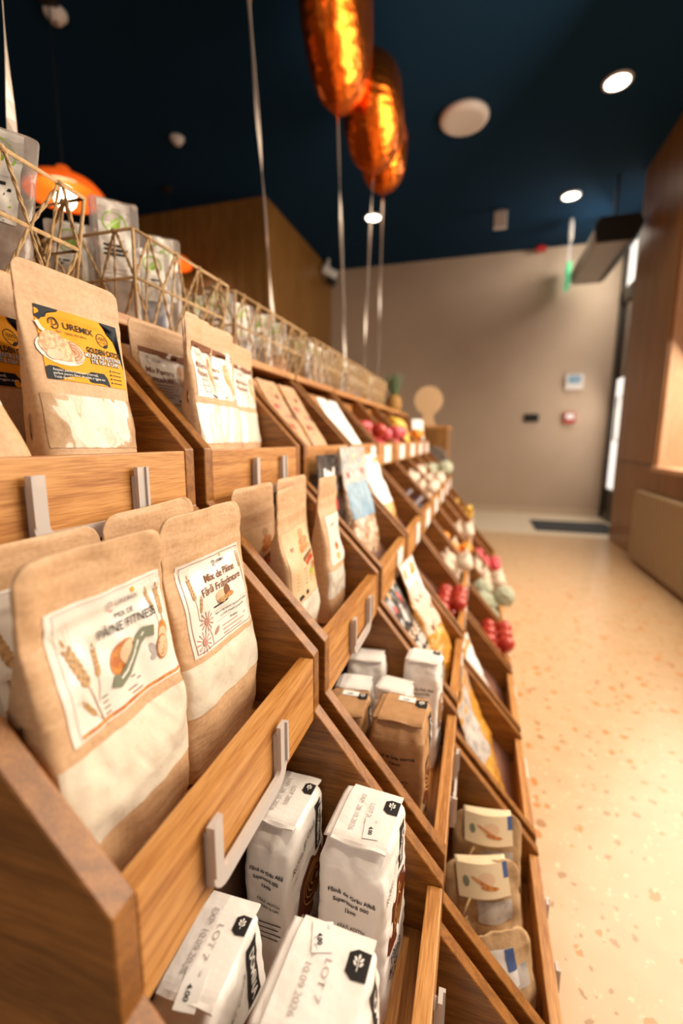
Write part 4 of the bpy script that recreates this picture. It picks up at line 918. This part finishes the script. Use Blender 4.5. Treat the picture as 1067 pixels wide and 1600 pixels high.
def pile(i, t, kind, s, nm, desc, cat, y0=.03, y1=.335, rows=3):
    g = '%s on the %s tier of the %s unit' % (desc + 's', TN[t], UN[i])
    x0, z0, x1, z1 = tray_line(t); L = math.hypot(x1 - x0, z1 - z0); dx, dz = (x1 - x0) / L, (z1 - z0) / L; nx, nz = -dz, dx
    if nz < 0: nx, nz = -nx, -nz
    ny = max(1, int((y1 - y0) / (2.04 * s)))
    for lay in range(2):
        n = min(int((L - .02) / (2.02 * s)), rows) - lay
        if lay == 1: n = min(n, 1)
        for q in range(n):
            al = .004 + s * (1.05 + 2.02 * q + lay); off = s * 1.0 + lay * s * 1.68
            x = x0 + dx * al + nx * off; z = z0 + dz * al + nz * off
            if x > TX[t] - .025 - s and z < TZ[t] + s: x = TX[t] - .026 - s
            for k in range(ny - (lay % 2)):
                y = YY(i, y0 + s * 1.03 + k * (y1 - y0 - 2.06 * s) / max(1, ny - 1) + (lay % 2) * s + rnd.uniform(-.002, .002))
                fruit(kind, '%s among the %s' % (desc, g), cat, nm, (x, y, z), s * rnd.uniform(.94, 1.0), (rnd.uniform(-.5, .5), rnd.uniform(-.5, .5), rnd.uniform(0, 6)), g)
pile(4, 0, 'apple', .034, 'apple', 'red apple', 'fruit', y1=.2)
pile(4, 0, 'pinkfruit', .030, 'peach', 'pink fruit', 'fruit', y0=.20)
pile(5, 0, 'pinkfruit', .034, 'peach', 'pink fruit', 'fruit')
for k in range(9):
    i = 6; fruit('banana', 'yellow banana among the bananas heaped on the top tier', 'fruit', 'banana', (-.425 - .016 * (k % 3), YY(6, .05 + .031 * k), flz(0) + .080 + .045 * (k % 3)), .052, (rnd.uniform(-.2, .2), R(-25), R(rnd.uniform(-25, 25))), 'bananas on the top tier')
pile(7, 0, 'orange', .034, 'orange', 'orange', 'fruit')
pile(4, 1, 'purple', .024, 'plum', 'dark purple plum', 'fruit', rows=3)
pile(5, 1, 'garlic', .034, 'garlic_bulb', 'white garlic bulb', 'vegetable')
pile(6, 1, 'garlic', .036, 'garlic_bulb', 'white garlic bulb', 'vegetable')
pile(7, 1, 'cabbage', .048, 'cabbage', 'small pale cabbage', 'vegetable')
pile(3, 2, 'apple', .028, 'apple', 'red apple', 'fruit', y0=.10, rows=2)
pile(4, 2, 'garlic', .038, 'onion', 'white onion', 'vegetable', y0=.1, rows=2)
pile(5, 2, 'orange', .034, 'orange', 'orange', 'fruit', y1=.2)
pile(5, 2, 'garlic', .034, 'garlic_bulb', 'white garlic bulb', 'vegetable', y0=.20, rows=2)
pile(6, 2, 'garlic', .036, 'onion', 'white onion', 'vegetable', rows=2)
pile(4, 3, 'apple', .034, 'apple', 'red apple', 'fruit', rows=2)
pile(5, 3, 'cabbage', .052, 'cabbage', 'pale green cabbage', 'vegetable')
pile(6, 3, 'garlic', .040, 'onion', 'pinkish white onion', 'vegetable')
pile(7, 3, 'pinkfruit', .034, 'peach', 'pink fruit', 'fruit')
pile(8, 2, 'banana', .034, 'squash', 'yellow squash', 'vegetable')
pack(Pouch(.110, .24, .05, 4, 77, .001, .004), 'tall white carton-like pack near the far end of the top tier', (-.440, YY(8, .16), flz(0)), R(-40), R(-3), 0, 'card', None, lambda a, P: a.rect(-.03, .05, .03, .11, 'bluecard', .001, 3, 3))
# pineapple at the end of the ledge
t = thing('pineapple', 'pineapple with grey-green crown standing near the far end of the ledge', 'pineapple', (-.640, 3.50, LEDZ + .0185))
bm = bmesh.new(); lathe_bm(bm, [(0, 0), (.035, .002), (.055, .03), (.060, .07), (.052, .11), (.032, .135), (0, .14)], 20)
for v in bm.verts: a = math.atan2(v.co.y, v.co.x); k = 1 + .05 * math.sin(10 * a + v.co.z * 130) ; v.co.x *= k; v.co.y *= k
bmobj('pineapple_body', bm, M['pine'], t, True)
bm = bmesh.new()
for k in range(34):
    a = k * 2.4; L = .13 * (1 - .4 * (k / 34)) + .02; tl = .55 * (1 - k / 34); b0 = Vector((.012 * math.cos(a), .012 * math.sin(a), .132))
    d = Vector((math.cos(a) * math.sin(tl), math.sin(a) * math.sin(tl), math.cos(tl))); sd = Vector((-math.sin(a), math.cos(a), 0))
    L = .13 + .03 * (k % 3)
    p = [b0, b0 + d * L * .5, b0 + d * L + Vector((math.cos(a), math.sin(a), 0)) * .02]
    v = [bm.verts.new(p[0] - sd * .010), bm.verts.new(p[0] + sd * .010), bm.verts.new(p[1] + sd * .009), bm.verts.new(p[1] - sd * .009), bm.verts.new(p[2])]
    m_ = bm.verts.new(p[1] - Vector((math.cos(a), math.sin(a), 0)) * .004); bm.faces.new((v[0], v[1], v[2], m_)); bm.faces.new((v[0], m_, v[3])); bm.faces.new((v[3], m_, v[4])); bm.faces.new((m_, v[2], v[4]))
bmobj('leaf_crown', bm, M['leaf'], t)
# ------------------------------------------------------------------ counter, round board, wicker mat
t = thing('wooden_counter', 'orange wooden counter standing past the far end of the display', 'counter', (-.55, 4.12, FZ))
box('cabinet_body', -.30, -.25, .04, .30, .25, 1.085, M['wall_wood'], t, .003); box('counter_top', -.305, -.255, 1.086, .305, .255, 1.112, M['oak_y'], t, .002); box('plinth', -.28, -.23, 0, .28, .23, .0395, M['dark_back'], t)
t = thing('round_board', 'round tan board with a short neck standing on the counter', 'board', (-.43, 3.98, FZ + 1.1125), (0, 0, R(8)))
bm = bmesh.new(); N_ = 36; o = [(.120 * math.sin(a), .215 - .120 * math.cos(a)) for a in [R(25) + (2 * PI - R(50)) * k / N_ for k in range(N_ + 1)]]
o = [(.075, 0.0), (.045, .05)] + o + [(-.045, .05), (-.075, 0.0)]
prism_bm(bm, o, -.012, .012, .002); bmobj('board', bm, mat('raw_plywood', (.60, .40, .22), .6), t)
t = thing('wicker_mat', 'grey round wicker mat hanging on the front of the wooden counter', 'mat', (-.345, 3.848, -.165))
bm = bmesh.new()
for k in range(9):
    r_ = .012 + .011 * k; pts = [(r_ * math.cos(a), .0 + .003 * math.sin(a * 12 + k * PI), r_ * math.sin(a)) for a in [2 * PI * q / 40 for q in range(41)]]; tube_bm(bm, pts, .0062, 5)
bmobj('woven_coil', bm, mat('grey_wicker', (.28, .23, .19), .8), t, True)
bm = bmesh.new(); tube_bm(bm, [(.0, .004, .100), (.006, .012, .112), (0, .014, .122), (-.006, .012, .112), (0, .004, .100)], .002, 5); bmobj('hanging_loop', bm, M['twine'], t, True)
# ------------------------------------------------------------------ balloons
def balloon(label, bx, by, bz, Rr, T, rz, tilt, base, kink=0, seed=0):
    t = thing('foil_balloon', label, 'balloon', (bx, by, bz), (0, tilt, rz), None)
    V, F = [], []; nr, na = 16, 96
    for side in (1, -1):
        for j in range(nr + 1):
            f = math.sin(j / nr * PI / 2)
            for i in range(na):
                a = 2 * PI * i / na; out = Rr * (1 - .025 * abs(math.cos(18 * a)) * f ** 8); low = max(0, -math.sin(a)); out *= 1 + .10 * low ** 5
                y = out * f * math.cos(a) * (1 - .10 * low ** 2); z = out * f * math.sin(a)
                th = T * max(0, 1 - f ** 2.6) ** .55; pk = .016 * math.cos(36 * a + seed) * f ** 6 * (1 - f ** 10)
                x = side * (th + pk + .010 * noise.noise(Vector((y * 9, z * 9, seed))) * (1 - f ** 4)); V.append((x, y, z + Rr * 1.15))
    k = (nr + 1) * na
    for s_ in range(2):
        for j in range(nr):
            for i in range(na): a = s_ * k + j * na + i; b = s_ * k + j * na + (i + 1) % na; f_ = (a, b, b + na, a + na); F.append(f_ if s_ else f_[::-1])
    o = mesh('balloon_body', V, F, M['foil'], t, smooth=True)
    bm = bmesh.new(); box_bm(bm, -.002, -.012, -.055, .002, .012, .06, .001); bmobj('filling_neck', bm, M['foil'], t)
    # ribbon, curling at the knot, in the balloon's own frame
    Rm = Matrix.Rotation(rz, 4, 'Z') @ Matrix.Rotation(tilt, 4, 'Y'); inv = Rm.inverted(); W_ = .0075; P = []; n = 30
    a0 = Vector((bx, by, bz - .03)); b0 = Vector(base)
    for i in range(n + 1): q = a0.lerp(b0, i / n); q.x += kink * math.sin(i / n * PI); P.append(q)
    V, F = [], []
    for i, q in enumerate(P):
        an = .9 + 1.6 * math.sin(i * .22 + seed); d = Vector((math.cos(an), math.sin(an), 0)) * W_
        for s_ in (-1, 1): V.append(inv @ (q + d * s_ - Vector((bx, by, bz))))
        if i: c = 2 * i; F.append((c - 2, c - 1, c + 1, c))
    o = mesh('ribbon', V, F, M['ribbon'], t); m_ = o.modifiers.new('s', 'SOLIDIFY'); m_.thickness = .0012; o['label'] = 'cream ribbon'
    # weight on the ledge
    bm = bmesh.new(); lathe_bm(bm, [(0, 0), (.020, 0), (.022, .006), (.012, .022), (0, .024)], 12); wv = inv @ (Vector((base[0], base[1], base[2] - .022)) - Vector((bx, by, bz)))
    for v in bm.verts: v.co = inv.to_3x3() @ v.co + wv
    bmobj('weight', bm, M['foil'], t)
lz_ = LEDZ + .0195 + .022
balloon('shiny orange foil balloon, nearest and highest of the three visible', -.755, 2.40, 1.60, .36, .16, R(4), R(0), (-.720, 2.47, lz_), 0, 1)
balloon('shiny orange foil balloon in the middle of the overlapping three', -.690, 2.90, 1.57, .28, .17, R(4), R(0), (-.705, 2.76, lz_), 0, 2)
balloon('shiny orange foil balloon, farthest and lowest of the three visible', -.735, 3.40, 1.70, .26, .16, R(8), R(0), (-.715, 3.24, lz_), 0, 3)
balloon('cream ribbon of a foil balloon tied behind the second basket, balloon out of frame', -.850, 1.66, 2.02 - .45, .17, .10, R(-38), 0, (-.720, 1.56, lz_), 0, 4)
balloon('cream ribbon of a foil balloon tied behind the nearest basket, balloon out of frame', -.772, .66, 1.10, .22, .12, R(-30), 0, (-.795, .655, lz_), 0, 5)
# ------------------------------------------------------------------ pendants and ceiling fittings
def pendant(label, x, y, z, r):
    t = thing('pendant_lamp', label, 'pendant lamp', (x, y, z))
    bm = bmesh.new(); lathe_bm(bm, [(r, 0), (r * .98, r * .10), (r * .80, r * .30), (r * .45, r * .42), (r * .22, r * .60), (r * .16, r * .70), (0, r * .72), (0, r * .66), (r * .13, r * .60), (r * .40, r * .36), (r * .75, r * .25), (r * .94, r * .06), (r * .96, 0), (r, 0)], 36)
    bmobj('lamp_shade', bm, M['lamp_orange'], t, True)
    bm = bmesh.new(); bmesh.ops.create_uvsphere(bm, u_segments=20, v_segments=12, radius=r * .26)
    for v in bm.verts: v.co.z = v.co.z * 1.1 - r * .04
    bmobj('bulb', bm, M['bulb'], t, True)
    bm = bmesh.new(); tube_bm(bm, [(0, 0, r * .70), (0, 0, CZ - z)], .004, 6); lathe_bm(bm, [(.05, CZ - z), (.05, CZ - z - .02), (0, CZ - z - .03)], 16); bmobj('cord', bm, M['black_pl'], t)
pendant('orange glowing pendant lamp seen through the nearest basket', -2.40, 2.3, 1.40, .215)
pendant('orange glowing pendant lamp low in front of the wooden wall', -3.02, 4.1, 1.70, .20)
def downlight(label, x, y, r=.075, e=26):
    t = thing('downlight', label, 'downlight', (x, y, CZ - .016)); bm = bmesh.new(); lathe_bm(bm, [(r, .004), (r * 1.22, .006), (r * 1.25, .0155), (r, .0158)], 28); bmobj('trim_ring', bm, M['white_pl'], t, True)
    bm = bmesh.new(); lathe_bm(bm, [(0, .002), (r * .98, .004), (r * .98, .014), (0, .0145)], 28); bmobj('lens', bm, M['down'], t, True)
    l = bpy.data.lights.new('downlight_beam', 'SPOT'); l.energy = e; l.spot_size = R(95); l.spot_blend = .7; l.color = (1, .82, .58); l.shadow_soft_size = .06
    o = bpy.data.objects.new('downlight_beam', l); C.objects.link(o); o.location = (0, 0, -.01); o.parent = t
downlight('bright round downlight nearest the right photo edge', .774, 3.847); downlight('bright round downlight above the second display unit, out of frame overhead', .774, .95, .075, 130); downlight('bright round downlight above the fifth display unit, out of frame overhead', .774, 2.40, .075, 45); downlight('bright round downlight above the air curtain', .751, 5.342); downlight('bright round downlight seen between the balloon ribbons', -1.232, 5.227)
t = thing('ceiling_speaker', 'large flat round white speaker on the navy ceiling', 'speaker', (-.23, 3.90, CZ - .046)); bm = bmesh.new(); lathe_bm(bm, [(0, 0), (.15, 0), (.17, .006), (.18, .02), (.18, .0458), (0, .0459)], 40); bmobj('housing', bm, M['white_pl'], t, True)
bm = bmesh.new(); lathe_bm(bm, [(0, -.004), (.145, -.004), (.15, .0), (0, 0)], 32); bmobj('grille', bm, mat('speaker_grille', (.70, .66, .62), .6), t)
def detector(label, x, y, r):
    t = thing('smoke_detector', label, 'smoke detector', (x, y, CZ - .052)); bm = bmesh.new(); lathe_bm(bm, [(0, 0), (r * .55, 0), (r * .62, .018), (r * .9, .026), (r, .036), (r, .0519), (0, .052)], 24); bmobj('base', bm, M['white_pl'], t, True)
    bm = bmesh.new(); lathe_bm(bm, [(0, -.003), (r * .2, -.002), (r * .2, 0), (0, 0)], 12); bmobj('sensor', bm, M['greymetal'], t)
detector('small white smoke detector at the top left of the dark ceiling', -2.44, 2.38, .062); detector('small white smoke detector on the dark ceiling left of centre', -2.46, 3.50, .055)
def hang_box(nm, label, cat, x, y, z, sx, sy, sz, rz, m1, m2, parts):
    t = thing(nm, label, cat, (x, y, z), (0, 0, rz)); box(parts[0], -sx / 2, -sy / 2, -sz / 2, sx / 2, sy / 2, sz / 2, M[m1], t, min(sx, sy, sz) * .2)
    if parts[1] == 'bracket': box('bracket', -.01, -.01, sz / 2, .01, .01, CZ - z - .0005, M[m2], t)
    else: box(parts[1], -sx * .38, -sy / 2 - .003, -sz * .30, sx * .38, -sy / 2, sz * .30, M[m2], t)
    return t
hang_box('emergency_light', 'small white box light hanging from the ceiling, left of the far downlight', 'emergency light', .100, 5.45, 2.30, .13, .05, .17, 0, 'white_pl', 'white_pl', ('casing', 'bracket'))
hang_box('emergency_light', 'narrow pale box hanging beside the air curtain', 'emergency light', .855, 5.86, 2.27, .04, .18, .14, R(-10), 'white_pl', 'white_pl', ('casing', 'bracket'))
hang_box('exit_sign', 'green exit sign hanging edge-on in front of the far wall', 'exit sign', .925, 6.35, 1.95, .055, .28, .26, R(-4), 'exit', 'white_pl', ('sign_plate', 'bracket'))
hang_box('fire_sounder', 'dark red sounder where the ceiling meets the far wall', 'alarm', .62, 6.50, 2.345, .12, .10, .045, 0, 'red_pl', 'red_pl', ('casing', 'bracket'))
t = thing('security_camera', 'white security camera with black lens end at the ceiling corner', 'security camera', (-2.06, 6.20, 2.22), (0, R(25), R(30)))
bm = bmesh.new(); box_bm(bm, -.11, -.06, -.05, .10, .06, .06, .02); bmobj('housing', bm, M['white_pl'], t, True); bm = bmesh.new(); box_bm(bm, .0, -.07, -.12, .13, .07, -.051, .02); bmobj('lens_cover', bm, M['black_pl'], t, True); bm = bmesh.new(); tube_bm(bm, [(-.05, 0, .06), (-.09, 0, .16)], .02, 8); bmobj('mount', bm, M['white_pl'], t)
# air curtain
t = thing('air_curtain', 'long grey air curtain with dark end cap hanging over the door', 'air curtain', (1.11, 5.50, 1.88), (0, 0, 0))
prof = [(-.17, -.10), (-.19, .02), (-.16, .10), (.15, .10), (.18, .03), (.15, -.07), (.09, -.10)]
bm = bmesh.new(); prism_bm(bm, prof, -.58, .62, .006); bmobj('casing', bm, M['greymetal'], t)
bm = bmesh.new(); prism_bm(bm, [(x * 1.05, z * 1.08) for x, z in prof], -.61, -.581, .006); bmobj('end_cap', bm, M['darkmetal'], t)
bm = bmesh.new(); prism_bm(bm, [(.10, -.108), (.10, -.101), (.155, -.075), (.165, -.080)], -.575, .61); bmobj('outlet_grille', bm, M['black_pl'], t)
bm = bmesh.new()
for y in (-.4, .45): tube_bm(bm, [(0, y, .10), (0, y, CZ - 1.8805)], .012, 8)
bmobj('hanging_rods', bm, M['black_pl'], t)
# far wall fittings
def wallbox(nm, label, cat, x, z, sx, sz, d, m1, m2, pn):
    t = thing(nm, label, cat, (x, 6.62, z)); box('housing', -sx / 2, -d, -sz / 2, sx / 2, -.0005, sz / 2, M[m1], t, .006); box(pn, -sx * .34, -d - .006, -sz * .12, sx * .34, -d, sz * .38, M[m2], t, .001); return t
wallbox('wall_switch', 'black double switch on the taupe far wall', 'switch', .658, .291, .185, .105, .02, 'black_pl', 'darkmetal', 'rocker')
wallbox('thermostat', 'white box with bluish screen high on the far wall', 'thermostat', 1.140, .745, .21, .19, .05, 'white_pl', 'bluecard', 'screen')
wallbox('fire_call_point', 'red fire call point on the far wall below the white box', 'alarm', 1.120, .287, .14, .14, .05, 'red_pl', 'card', 'glass_plate')
o = box('doormat', .66, 5.33, FZ + .0032, 1.50, 5.98, FZ + .016, M['matrug'], None, .004); tag(o, 'dark grey doormat on the pale floor by the far door', 'doormat')
# radiator
t = thing('radiator', 'beige ribbed radiator under the window on the right', 'radiator', (1.285, 2.6, FZ + .04))
bm = bmesh.new()
for k in range(54): y = -1.6 + k * .060; box_bm(bm, -.034, y, 0, .030, y + .032, .54, .006)
bmobj('ribs', bm, M['radiator'], t); box('gap_shade_plate', -.005, -1.6, .01, .025, 1.62, .53, M['dark_back'], t); box('top_grille', -.032, -1.605, .541, .032, 1.625, .556, M['radiator'], t, .004)  # dark plate added to paint the shade between the ribs
bm = bmesh.new()
for y in (-1.4, 1.4): box_bm(bm, .0, y, -.0395, .03, y + .03, 0)
bmobj('feet', bm, M['radiator'], t)
# ------------------------------------------------------------------ raise the world so that the floor is z = 0
for o in list(bpy.data.objects):
    if o.parent is None: o.location.z += 1.0
